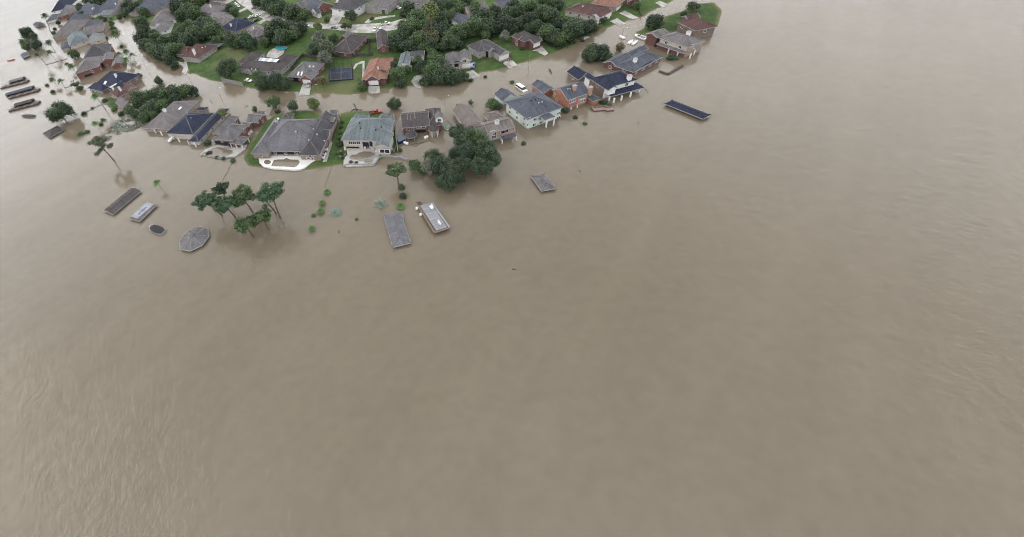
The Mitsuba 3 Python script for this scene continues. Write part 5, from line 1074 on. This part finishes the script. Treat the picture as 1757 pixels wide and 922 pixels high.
# three covered docks at the far left
def dock(label, p, q, r0_, r1_, roof, zr=1.9):
    k = thing('boat_dock', label, 'dock'); a, b_ = G(*p, .6), G(*q, .6); d = (b_-a)/np.linalg.norm(b_-a); n = np.array([-d[1], d[0], 0])
    for i in range(12):
        u, v = a+(b_-a)*(i/12+.004), a+(b_-a)*((i+1)/12-.004); MB(PAINT['darkwood' if i % 3 else 'brown']).box(u-n*1.9, v-u, n*3.8, [0, 0, .3+.02*(i % 2)]).put('plank', 'm_paint', k)
    MB(PAINT['darkwood']).box(a-n*2-[0, 0, .5], b_-a, n*4, [0, 0, .48]).put('frame', 'm_paint', k)
    MB(PAINT['darkwood']).bar(a-n*1.8+[0, 0, 1.0], b_-n*1.8+[0, 0, 1.0], .12).bar(a+n*1.8+[0, 0, 1.0], b_+n*1.8+[0, 0, 1.0], .12).put('rail', 'm_paint', k)
    e, f = G(*r0_, zr), G(*r1_, zr); d2 = (f-e)/np.linalg.norm(f-e); n2 = np.array([-d2[1], d2[0], 0])*2.5; up = np.array([0, 0, .9]); rm = MB(ROOF[roof])
    rm.poly([e-n2, f-n2, f+up, e+up]); rm.poly([f+n2, e+n2, e+up, f+up]); rm.poly([e+n2, e-n2, e+up]); rm.poly([f-n2, f+n2, f+up]); rm.poly([e-n2, e+n2, f+n2, f-n2]); rm.put('roof', 'm_roof', k)
    MB(PAINT['black']).box(e-n2*.8+(f-e)*.04-[0, 0, 1.6], (f-e)*.92, n2*1.6, [0, 0, 1.2]).put('covered_boat', 'm_paint', k)  # black box added to stand in for the shade under the dock roof
    for t in (.03, .5, .97):
        for s_ in (-.9, .9):
            c = e+(f-e)*t+n2*s_; MB(PAINT['darkwood']).cbox((c[0], c[1], -1), .25, .25, zr+1).put('post', 'm_paint', k)
dock('uppermost of three covered docks at the far left, boat deck showing', (3, 150), (48, 139), (17, 140), (41, 133.5), 'grey')
dock('middle one of three covered docks at the far left, longest roof', (17, 167), (67, 154), (11, 162), (57, 149), 'slate')
dock('lowest of three covered docks at the far left, brownish roof', (17, 188.5), (67, 176), (26, 180), (56, 171.5), 'brown')

# ------------------------------------------------------------------ boats
def boat(label, p, q, width, hull='white', canopy=None, name='boat', cat='boat', seats=True, z=.0, deck='white', group=None):
    """hull from stern p to bow q (pixels)"""
    a, b_ = G(*p, .4), G(*q, .4); d = b_-a; L = np.linalg.norm(d[:2]); ang = math.atan2(d[1], d[0]); k = thing(name, label, cat, group)
    u = np.array([math.cos(ang), math.sin(ang), 0]); w = np.array([-u[1], u[0], 0]); t = np.linspace(0, 1, 9)
    hw = width/2*np.array([.86, .95, 1, 1, .98, .92, .78, .5, .06]); a[2] = z; mb = MB(PAINT[hull]); rows = []
    for sgn in (1, -1):
        top = [a+u*L*x+w*sgn*h+[0, 0, .55+.18*x*x] for x, h in zip(t, hw)]; bot = [a+u*L*x+w*sgn*h*.7+[0, 0, -.35] for x, h in zip(t, hw)]; inn = [a+u*L*(x*.93+.02)+w*sgn*h*.8+[0, 0, .55+.18*x*x] for x, h in zip(t, hw)]; flo = [p_-[0, 0, .3] for p_ in inn]
        rows.append((top, bot, inn, flo))
        for i in range(8):
            mb.poly([bot[i], bot[i+1], top[i+1], top[i]]); mb.poly([top[i], top[i+1], inn[i+1], inn[i]]); mb.poly([inn[i], inn[i+1], flo[i+1], flo[i]])
    for i in range(8): mb.poly([rows[0][3][i], rows[0][3][i+1], rows[1][3][i+1], rows[1][3][i]], PAINT[deck])
    mb.poly([rows[0][0][0], rows[1][0][0], rows[1][1][0], rows[0][1][0]]); mb.put('hull', 'm_car', k)
    if seats:
        for x in (.3, .52): MB(PAINT['grey']).cbox(a+u*L*x+[0, 0, .25], .7, width*.55, .5, ang).put('seat', 'm_paint', k)
        MB(PAINT['glass']).cbox(a+u*L*.66+[0, 0, .5], .12, width*.7, .5, ang).put('windscreen', 'm_car', k)
        MB(PAINT['black']).cbox(a-u*.35+[0, 0, .1], .5, .45, .8, ang).put('outboard_motor', 'm_paint', k)
    if canopy:
        c0 = a+u*L*.42+[0, 0, .7]; t9 = np.linspace(-1, 1, 9); cmb = MB(PAINT[canopy]); pr2 = [[c0+u*x*L*.41*(1-.12*abs(y)**3)+w*y*width*.46*(1-.30*abs(x)**3)+[0, 0, .35*(1-y*y)*(1-.3*x*x)] for y in t9] for x in t9]
        for i in range(8):
            for j in range(8):
                cmb.poly([pr2[i][j], pr2[i+1][j], pr2[i+1][j+1], pr2[i][j+1]]); cmb.poly([x_-[0, 0, .06] for x_ in (pr2[i][j+1], pr2[i+1][j+1], pr2[i+1][j], pr2[i][j])])
        cmb.put('canopy', 'm_paint', k, smooth=False)
        for x in (-.34, .34):
            for y in (-.4, .4): g = c0+u*x*L+w*y*width; MB(PAINT['silver']).cbox(g-[0, 0, .6], .07, .07, .7).put('canopy_post', 'm_paint', k)
    return k
boat('grey boat under a black canopy floating beside the boathouse roofs', (281, 399), (256, 388), 3.0, 'deckgrey', 'black', seats=False)
boat('dark boat with grey cover left of the broad lone tree', (58.5, 200), (36.5, 198.5), 3.0, 'bluegrey', 'black', seats=False)
boat('small red canoe near the far left shore', (13, 104.2), (25.5, 102), 1.7, 'red', None, 'canoe', 'canoe', False)
boat('white motor boat moored at the two storey brick house', (1110, 67), (1089.5, 59.5), 2.6, 'white', None, 'motor_boat')
boat('white water scooter afloat in the flooded street, upper right', (1071, 65.5), (1063, 61.5), 1.5, 'white', None, 'water_scooter', 'water scooter', False)
for i, (p, q_) in enumerate((((1078.5, 74.5), (1085.5, 69)), ((1085.5, 76), (1093.5, 69.5)))):
    boat(('left' if i == 0 else 'right')+' white pontoon of the floating lift in the flooded street', p, q_, 1.3, 'white', None, 'pontoon', 'pontoon', False)
boat('white kayak at the blue cover beside the turret house', (700, 246.5), (691.5, 243.8), 1.0, 'white', None, 'kayak', 'kayak', False)
boat('white dinghy floating behind the turret house', (728, 236.3), (735, 234), 1.2, 'white', None, 'dinghy', 'dinghy', False)
boat('white and green boat at the right wall of the turret house', (770, 221), (762, 218), 1.6, 'white', 'green', 'small_boat', 'boat', False)

# ------------------------------------------------------------------ vehicles
WH = MB(PAINT['tyre'])
WH.tube([(0, -.11, 0), (0, .11, 0)], .33, 12)
WHEEL = WH.shape('m_paint')
def car(label, px, py, tx, ty, color='white', kind='car', L=4.6, z=None, name='parked_car', cat='car', group=None):
    """a vehicle centred on the first pixel, nose towards the second"""
    g = gz(px, py) if z is None else G(px, py, z); g2 = G(tx, ty, g[2]); a = math.atan2(g2[1]-g[1], g2[0]-g[0]); g = g+[0, 0, .1 if z is None else 0]
    W = 1.85 if kind != 'van' else 2.0
    prof = {'car': [(-.5, .35), (-.5, .85), (-.42, .95), (.20, .95), (.48, .78), (.5, .35)], 'truck': [(-.5, .45), (-.5, 1.05), (.18, 1.08), (.47, .98), (.5, .45)], 'van': [(-.5, .4), (-.5, 1.15), (.30, 1.15), (.48, 1.0), (.5, .4)]}[kind]
    cab = {'car': [(-.40, .95), (-.27, 1.42), (.05, 1.42), (.22, .95)], 'truck': [(-.10, 1.06), (-.06, 1.72), (.12, 1.72), (.24, 1.06)], 'van': [(-.49, 1.15), (-.47, 1.95), (.18, 1.95), (.33, 1.15)]}[kind]
    k = thing(name, label, cat, group); M_ = T().translate(g.tolist()).rotate([0, 0, 1], math.degrees(a))
    def ext(poly, w, inset=0):
        pts = np.array(poly)*[L, 1]; n = len(pts); v = np.vstack([np.c_[pts[:, 0], np.full(n, s_*w/2), pts[:, 1]] for s_ in (1, -1)])
        if inset: v[[i for i in range(2*n) if v[i, 2] > max(pts[:, 1])-.1], 1] *= inset
        return v, n
    def solid(poly, w, c, inset=0, bs='m_car', nm='body', par=k):
        v, n = ext(poly, w, inset); m = trimesh.Trimesh(v, process=False).convex_hull; return put(nm, {**MB(PAINT[c]).tm(m).shape(bs), 'to_world': M_}, par)
    solid(prof, W, color)
    solid(cab, W*.92, 'glass', .84, nm='glazing')
    top = max(p[1] for p in cab); xs = [p[0] for p in cab if p[1] == top]
    put('roof', {**MB(PAINT[color]).box((xs[0]*L-.06, -W*.40, top-.06), ((xs[1]-xs[0])*L+.12, 0, 0), (0, W*.80, 0), (0, 0, .1)).shape('m_car'), 'to_world': M_}, k)
    if kind == 'truck': put('cargo_bed', {**MB(PAINT['black']).box((-.48*L, -W*.42, 1.0), (.36*L, 0, 0), (0, W*.84, 0), (0, 0, .1)).shape('m_paint'), 'to_world': M_}, k)
    if z is None:
        for x in (-.31, .31):
            for y in (-1, 1): put('wheel', {**WHEEL, 'to_world': M_@T().translate([x*L, y*(W/2-.1), .33])}, k)
    for y in (-1, 1): put('headlight', {**MB(PAINT['silver']).box((.485*L, y*W*.34-.15, .6), (.06, 0, 0), (0, .3, 0), (0, 0, .16)).shape('m_car'), 'to_world': M_}, k)
    return k
car('white van half submerged in the flooded street behind the mint house', 894.5, 155, 905, 162.5, 'white', 'van', 5.6, z=-.75, name='van', cat='van')
car('dark silver car in the driveway of the grey hip roofed house', 530.5, 147, 527, 153, 'grey', 'car'); car('white car half hidden under the spreading street oaks', 427, 140, 440, 143, 'white', 'car')
for x, y, c, lb in ((431, 30.5, 'silver', 'silver car, upper left of the cars parked by the blue slate roof'), (436, 29, 'white', 'white car in the middle of the cars parked by the blue slate roof'), (443, 28, 'white', 'white car nearest the street among the cars by the blue slate roof'), (439, 36.5, 'black', 'black car parked below the white cars by the blue slate roof')):
    car(lb, x, y, x+9, y-4, c, 'car', group='cars by the blue slate roof')
car('white car on the street by the tree clump, upper of two', 470, 35.5, 480, 38, 'white', 'car'); car('white car on the street by the tree clump, lower of two', 473, 42, 482, 41, 'white', 'car')
car('white car parked at the top left street lawn, upper one', 405, 8, 412, 12, 'white', 'car'); car('grey car parked at the top left street lawn, lower one', 409.5, 12, 416, 15.5, 'silver', 'car')
car('white car in the street gap between trees', 527.5, 45, 536, 47, 'white', 'car'); car('dark blue car on the street left of the small trees', 574, 49, 583, 49.5, 'bluegrey', 'car')
car('white car in the driveway of the white two storey house', 573.5, 25.5, 572, 29, 'white', 'car', 4.4); car('grey car behind the white two storey house', 580, 5.5, 587, 6, 'silver', 'car'); car('dark car at the front of the brown and grey roofed house', 494, 17, 502, 15, 'black', 'car')
car('white pickup truck on the street near the curved drive', 662, 42.5, 675, 41, 'white', 'truck', 5.8, name='pickup_truck', cat='truck'); car('white pickup truck parked above the small brown roofed house', 644, 52.5, 641, 57, 'white', 'truck', 5.5, name='pickup_truck', cat='truck'); car('white car beside the parked white pickup truck', 653, 53.5, 651, 57, 'white', 'car')
car('red pickup truck right of the two storey brick house', 677, 7.5, 683, 14, 'red', 'truck', 6.2, name='pickup_truck', cat='truck'); car('white car in front of the red pickup truck', 684, 15, 691, 18, 'white', 'car')
car('blue car at the garage of the pale brick house', 811.5, 114.5, 810, 120, 'blue', 'car'); car('red pickup truck behind the blue grey roofed house', 644, 194.5, 652, 193, 'red', 'truck', 5.6, z=.1, name='pickup_truck', cat='truck')

# ------------------------------------------------------------------ lamp posts, fences, piers
def lamp(label, bx, by, tx, ty, arm=(1, 0)):
    b_ = gz(bx, by); hs = np.linspace(4, 16, 100); err = [np.hypot(*(P(b_+[0, 0, h])-[tx, ty])) for h in hs]; h = hs[int(np.argmin(err))]
    k = thing('street_lamp', label, 'street lamp'); top = b_+[0, 0, h]
    MB(PAINT['greywood']).tube([b_-[0, 0, 1], b_+[0, 0, h*.5], top], [.10, .08, .06], 8).put('pole', 'm_paint', k)
    u = np.array([arm[0], arm[1], 0.])
    MB(PAINT['greywood']).tube([top-[0, 0, .15], top+u*.9+[0, 0, .2], top+u*1.8+[0, 0, .25]], .05, 6).put('arm', 'm_paint', k)
    MB(PAINT['silver']).box(top+u*1.7-[.2, .15, -.15], [.4, 0, 0], [0, .3, 0], [0, 0, .16]).put('lamp_head', 'm_paint', k)
lamp('tall street lamp rising from the flood in front of the red brick gables', 906, 127, 909.5, 89); lamp('thin street lamp in the upper canal right of the palm row', 251, 116, 238, 94); lamp('thin street lamp below the curved entry path', 328, 142, 318, 123); lamp('thin street lamp in the water above the navy roofs', 383, 177, 370, 153)
lamp('thin street lamp in the flood right of the turret house', 763.5, 181, 763.5, 166); lamp('thin street lamp at the foot of the car driveway', 543, 171, 533, 148); lamp('street lamp on the green hedge lawn at the top edge', 1120.5, 17.8, 1126.7, 2); lamp('thin street lamp beside the floating white lift', 1066, 68, 1070, 50)
def fence(pix, label, h=1.9, c='darkwood', seg=2.6, wet=False, post=.16, name='fence'):
    k = thing(name, label, 'fence'); ls = LineString([gz(x, y)[:2] for x, y in pix]); n = max(1, int(ls.length/seg)); zs = lambda p: (-.2 if wet else float(max(0, land_z(p[0], p[1])[0])))
    pts = [np.array(ls.interpolate(i/n, normalized=True).coords[0]) for i in range(n+1)]
    for i in range(n+1): MB(PAINT[c]).cbox((*pts[i], zs(pts[i])-.5), post, post, h+.65).put('post', 'm_paint', k)
    for i in range(n):
        a, b_ = np.array([*pts[i], zs(pts[i])+.1]), np.array([*pts[i+1], zs(pts[i+1])+.1]); d = (b_-a); e = d/np.linalg.norm(d)*.1
        nn = np.array([-d[1], d[0], 0]); nn = nn/np.linalg.norm(nn)*.05; a = a+e; d = d-2*e
        MB(PAINT[c]).box(a-nn/2, d, nn, [0, 0, h-.1]).put('fence_panel', 'm_paint', k)
fence([(633.5, 69), (633.5, 96)], 'dark fence dividing the two bright back lawns'); fence([(613, 97), (640, 97), (641, 95)], 'dark fence along the foot of the back lawns'); fence([(582, 97.5), (612, 98)], 'dark fence below the brick porch house')
fence([(613, 74), (648, 71)], 'dark fence across the upper end of the back lawns'); fence([(520, 97), (512, 106), (500, 122)], 'brown fence between brown roof and grey hip roof'); fence([(520, 97), (545, 101)], 'brown fence behind the grey hip roof')
fence([(382, 141), (395, 143.5), (418, 149)], 'weathered grey fence along the water left of the street oaks', 2.6, 'greywood'); fence([(675, 99), (681, 112)], 'dark fence right of the orange roof')
fence([(404, 269), (396, 284), (381, 312)], 'thin drowned fence line leading into the lake, left one', .35, 'brown', 3.2, True, .12); fence([(577, 262), (570, 285), (557, 321)], 'thin drowned fence line leading into the lake, right one', .35, 'brown', 3.2, True, .12)
fence([(583, 201), (578, 220), (570, 245)], 'low dark hedge fence between the two large houses', 1.0, 'darkwood'); fence([(1093, 3), (1098, 28), (1100, 30)], 'fence at the green hedge lawn', 1.2)
def pier(pix, label, w=1.0, z=.35, c='darkwood'):
    k = thing('pier', label, 'pier')
    for p, q_ in zip(pix[:-1], pix[1:]):
        a, b_ = G(*p, z), G(*q_, z); MB(PAINT[c]).bar(a, b_, w, .18).put('walkway', 'm_paint', k)
        for t in np.linspace(.05, .95, 5): g = a+(b_-a)*t; MB(PAINT[c]).cbox((g[0], g[1], -1), .2, .2, 1.7).put('pile', 'm_paint', k)
pier([(1131, 121.5), (1146, 127), (1171, 112)], 'bent narrow pier in the water right of the long grey roof', .8); pier([(79, 111.5), (116, 100.5)], 'thin submerged walkway to the long red brick house', .6, .12); pier([(111, 151), (132, 145), (149, 139.5)], 'thin walkway left of the deep blue roof', .5, .12, 'greywood'); pier([(142, 195), (170, 181), (188, 176)], 'thin walkway leading to the small green lawn', .5, .1, 'greywood')
# sports court
ck = thing('sports_court', 'blue grey sports court with painted lines and mesh fence left of the orange roof', 'sports court'); cq = [gz(x, y) for x, y in ((565.5, 140), (605.8, 137), (605, 116.5), (566.5, 118))]; cz = 1.32
for p in cq: p[2] = cz
MB(PAINT['navy']).add([p-[0, 0, s_] for s_ in (0, .4) for p in cq], [[0, 1, 2, 3], [0, 4, 5, 1], [1, 5, 6, 2], [2, 6, 7, 3], [3, 7, 4, 0]]).put('slab', 'm_paint', ck)
C_ = lambda u, v: cq[0]+(cq[1]-cq[0])*u+(cq[3]-cq[0])*v+np.array([0, 0, .012])
flatq = MB(PAINT['black'])
for i in range(24):
    a, b_ = i*2*np.pi/24, (i+1)*2*np.pi/24; f_ = lambda t: C_(.42+.30*math.cos(t)*(1+.25*math.sin(2*t)), .42+.26*math.sin(t)*(1+.3*math.cos(3*t)))
    flatq.poly([C_(.42, .42), f_(a), f_(b_)])
flatq.put('painted_area', 'm_paint', ck)
for p, q_ in (((.04, .05), (.96, .05)), ((.96, .05), (.96, .95)), ((.96, .95), (.04, .95)), ((.04, .95), (.04, .05)), ((.5, .05), (.5, .95)), ((.04, .6), (.96, .6))): MB(PAINT['bluegrey']).bar(C_(*p)+[0, 0, .008], C_(*q_)+[0, 0, .008], .14, .012).put('painted_line', 'm_paint', ck)
for i in range(4):
    a, b_ = cq[i], cq[(i+1) % 4]
    for t in np.linspace(0, 1, 6)[:-1]: g = a+(b_-a)*t; MB(PAINT['black']).cbox(g-[0, 0, .4], .1, .1, 3.2).put('fence_post', 'm_paint', ck)
    for h in (.9, 1.8, 2.7): MB(PAINT['black']).bar(a+[0, 0, h], b_+[0, 0, h], .05).put('fence_rail', 'm_paint', ck)
# service pad with air conditioners beside the largest house
draped([(553, 276), (560, 275.5), (569, 247), (573, 231), (568, 231), (562, 255)], .12, 'service_pad', 'm_concrete', 'white concrete strip along the right side of the largest house')
for i, (x, y) in enumerate(((555.5, 271), (557.5, 266), (560.5, 257.5))):
    g = gz(x, y); k = thing('air_conditioner', ('lowest', 'middle', 'uppermost')[i]+' air conditioner on the white strip beside the largest house', 'air conditioner'); MB(PAINT['silver']).cbox(g, 1, 1, 1, n3.a).put('cabinet', 'm_paint', k); MB(PAINT['black']).cbox(g+[0, 0, 1], .8, .8, .06, n3.a).put('fan_grille', 'm_paint', k)
# driftwood, debris, loose things
def log(pix, label, r=.16, z=.05, name='driftwood', c='darkwood', cat='driftwood', lift=0, group=None):
    pts = [G(x, y, z+lift*i) for i, (x, y) in enumerate(pix)]; return MB(PAINT[c]).tube(pts, np.linspace(r, r*.5, len(pts)), 6).put(name, 'm_paint', None, label, cat, group)
log([(607, 178), (610, 183), (612, 188)], 'dark broken trunk in the flooded street above the blue grey roof', .28, .2, lift=.1); log([(604, 189), (611, 187), (618, 189), (622, 188)], 'dark branch pile at the end of the green strip', .25, .15); log([(613, 190), (607, 187), (602, 191)], 'second dark branch at the end of the green strip', .2, .2)
log([(359.5, 169), (361, 172.5), (364, 177)], 'grey broken stump above the navy roofs', .3, .2, c='greywood'); log([(422, 179), (424, 181.5), (421, 184)], 'small grey stump in the water above the brick garage', .35, .1, c='greywood'); log([(943, 119), (945, 122.5), (946, 126)], 'dark stump in the flooded street above the navy garage', .35, .3); log([(581, 395), (582, 398.5), (580, 399)], 'small stick in the lake below the bluish plant', .15, .2)
log([(879, 462), (886, 462.5)], 'short log floating at the bottom of the lake', .2); log([(995, 292), (996, 296)], 'thin upright stick in the lake near the hipped boathouse roof', .12, .2); log([(1095, 209.5), (1096, 212)], 'thin stick in the lake below the orange brick house', .12, .2); log([(706, 248), (722, 245), (736, 241.5), (744, 243)], 'long floating branch behind the turret house', .15); log([(712, 252), (720, 247), (730, 244)], 'shorter floating branch behind the turret house', .12)
log([(768, 208), (774, 214), (776, 222)], 'dark branch between turret house and tan gable roof', .16); log([(1102, 150), (1109, 155), (1114, 162)], 'branch at the corner of the navy porch', .06)
bp = thing('bush', 'sparse upright leafy bush in the flood above the tan gable roof', 'shrub'); g = G(808, 179, 0)
put('crown', {**AIRY[0], 'to_world': T().translate((g+[0, 0, 1.1]).tolist()).scale([1.3, 1.3, 1.3])}, bp); MB().tube([g-[0, 0, .5], g+[0, 0, 1.2]], [.1, .05]).put('trunk', 'm_bark', bp)
ck2 = thing('canopy', 'small blue canopy by the round pavilion of the turret house', 'canopy'); g = G(688, 237.5, 1.2); MB(PAINT['bluegrey']).cbox(g, 3.4, 3.0, .2, .3).put('cover', 'm_paint', ck2); MB(PAINT['navy']).cbox(g-[.4, 1.6, 1.0], 2.4, .3, 1.0, .3).put('side_cover', 'm_paint', ck2)
for x, y in ((-1.4, -1.2), (1.4, -1.2), (1.4, 1.2), (-1.4, 1.2)): MB(PAINT['silver']).cbox(g+[x, y, -1.8], .1, .1, 1.8).put('post', 'm_paint', ck2)
h5 = thing('pavilion', 'round brown roofed pavilion on posts beside the turret house', 'pavilion')
g = G(705.5, 231, 2.0); r = 10.3/S(g); ring = [g+[r*math.cos(i*math.pi/5), r*math.sin(i*math.pi/5), 0] for i in range(10)]; rm = MB(ROOF['dark']); fm = MB(PAINT['greywood'])
for i in range(10):
    a, b_ = ring[i], ring[(i+1) % 10]; rm.poly([a, b_, g+[0, 0, 2.1]]); fm.bar(a-[0, 0, .12], b_-[0, 0, .12], .12, .3)
    if i % 2 == 0: p = g+(a-g)*.9; MB(PAINT['greywood']).cbox((p[0], p[1], -1), .25, .25, 2.9).put('post', 'm_paint', h5)
rm.poly([p-[0, 0, .1] for p in ring][::-1]); rm.put('roof', 'm_roof', h5); fm.put('fascia', 'm_paint', h5)
for x, y, c, n_, lb in ((1031, 186, 'pink', 'raft', 'pinkish floating shed roof below the navy porch house'), (1044.5, 186.5, 'pink', 'raft', 'small pink floating raft right of the floating shed roof')):
    g = G(x, y, .35); s_ = 5.6 if x < 1040 else 2.6; kk = thing(n_, lb, 'raft'); MB(PAINT['darkwood']).cbox(g-[0, 0, .5], s_, 2.6, .5, -.25).put('base', 'm_paint', kk); MB(PAINT[c]).cbox(g, s_-.2, 2.4, .15, -.25).put('deck', 'm_paint', kk); MB(PAINT['brown']).cbox(g+[0, .5, .15], s_*.7, .3, .5, -.25).put('parapet', 'm_paint', kk)
rg = np.random.default_rng(21)
for i, (x, y) in enumerate(((585, 262), (588, 266), (584, 270), (590, 273), (592, 267), (587, 274))): chair_at(x, y, .45, ORD[i]+' dark garden chair from the top in the heap left of the stone terrace', i*1.1, 'black' if i % 2 else 'greywood', 'chairs heaped left of the stone terrace')
for i, (x, y) in enumerate(((627, 256), (633, 255), (640, 257), (646, 261))): chair_at(x, y, .52, ORD[i]+' pale garden chair from left on the stone terrace by the patio doors', i*.9, 'silver', 'chairs on the stone terrace')
for i, (x, y) in enumerate(((378, 248), (386, 250.5), (395, 252), (404, 252), (410, 253))): chair_at(x, y, .44, ORD[i]+' garden chair from left under the porch of the brick house', i*.8, ('blue', 'blue', 'brown', 'darkwood', 'brown')[i], 'porch chairs of the brick house')
for i, (x, y) in enumerate(((443.5, 272), (449, 271.5), (455, 272))): chair_at(x, y, .5, ORD[i]+' dark chair from left at the left wing of the largest house', i*.7, 'darkwood', 'chairs at the left wing')
log([(593, 258), (591, 252), (596, 250)], 'pale rubble along the left wall of the blue grey house', .5, .4, 'rubble', 'straw', 'rubble'); log([(675, 262), (678, 255), (681, 247)], 'brown rubble along the side wall of the blue grey house', .45, .3, 'rubble', 'brown', 'rubble')
for x, y, c, lb in ((672, 259.5, 'green', 'turquoise bin at the right corner of the blue grey house'), (436.5, 215, 'white', 'white gate box beside the brick garage'), (428, 231, 'silver', 'grey equipment box at the brick house side wall'), (431.5, 227, 'silver', 'second grey equipment box at the brick house side wall')):
    g = gz(x, y); kk = thing('box', lb, 'box'); MB(PAINT[c]).cbox(g, 1.1, .9, 1.0, .3).put('body', 'm_paint', kk); MB(PAINT['grey']).cbox(g+[0, 0, 1], 1.15, .95, .1, .3).put('lid', 'm_paint', kk)
# two people on the white garage driveway
import manifold3d as m3d
def person(px, py, label, c1, c2, face):
    g = gz(px, py)+[0, 0, .1]; k = thing('person', label, 'person'); a = face; u = np.array([math.cos(a), math.sin(a), 0]); w = np.array([-u[1], u[0], 0]); Q = lambda x, y, z: g+u*x+w*y+[0, 0, z]
    def chain(js):
        out = None
        for (p, r), (q_, s_) in zip(js[:-1], js[1:]):
            sp = [m3d.Manifold.sphere(rr, 12).translate(list(map(float, pp))) for pp, rr in ((p, r), (q_, s_))]; h = m3d.Manifold.batch_hull(sp); out = h if out is None else out+h
        return out
    legs = chain([(Q(0, .1, .92), .10), (Q(.04, .11, .5), .075), (Q(0, .12, .08), .05), (Q(.16, .12, .05), .04)])+chain([(Q(0, -.1, .92), .10), (Q(-.02, -.11, .5), .075), (Q(-.08, -.12, .08), .05), (Q(.08, -.12, .05), .04)])
    torso = chain([(Q(0, 0, .95), .15), (Q(0, 0, 1.2), .16), (Q(0, 0, 1.38), .15)])+chain([(Q(0, -.17, 1.40), .07), (Q(0, .17, 1.40), .07)])
    arms = None
    for s_ in (1, -1):
        c = chain([(Q(0, s_*.2, 1.4), .06), (Q(0, s_*.27, 1.12), .048), (Q(.1, s_*.25, .86), .036), (Q(.13, s_*.24, .74), .03)]); arms = c if arms is None else arms+c
    head = chain([(Q(0, 0, 1.45), .055), (Q(.01, 0, 1.56), .06)])+chain([(Q(0, 0, 1.62), .10), (Q(.01, 0, 1.70), .10)])
    def put_m(nm, m, c):
        mm = m.to_mesh(); put(nm, MB(PAINT[c]).add(mm.vert_properties[:, :3], mm.tri_verts).shape('m_paint', smooth=True), k)
    put_m('body', head+arms+torso+legs, 'skin')
    grow = lambda m: m
    ts = chain([(Q(0, 0, .93), .17), (Q(0, 0, 1.2), .175), (Q(0, 0, 1.38), .165)])+chain([(Q(0, -.18, 1.40), .08), (Q(0, .18, 1.40), .08)])+chain([(Q(0, .2, 1.4), .075), (Q(0, .26, 1.16), .062)])+chain([(Q(0, -.2, 1.4), .075), (Q(0, -.26, 1.16), .062)])
    put_m('shirt', ts, c1)
    tr = chain([(Q(0, .1, .94), .12), (Q(.04, .11, .5), .09), (Q(0, .12, .12), .065)])+chain([(Q(0, -.1, .94), .12), (Q(-.02, -.11, .5), .09), (Q(-.08, -.12, .12), .065)])
    put_m('trousers', tr, c2); put_m('hair', chain([(Q(-.03, 0, 1.68), .10), (Q(-.01, 0, 1.73), .095)]), 'black')
person(871, 105.5, 'person in a dark red shirt standing on the white garage driveway, left one', 'red', 'navy', -1.2); person(874, 105.5, 'person in dark clothes on the white garage driveway, right one', 'brown', 'black', -1.9)
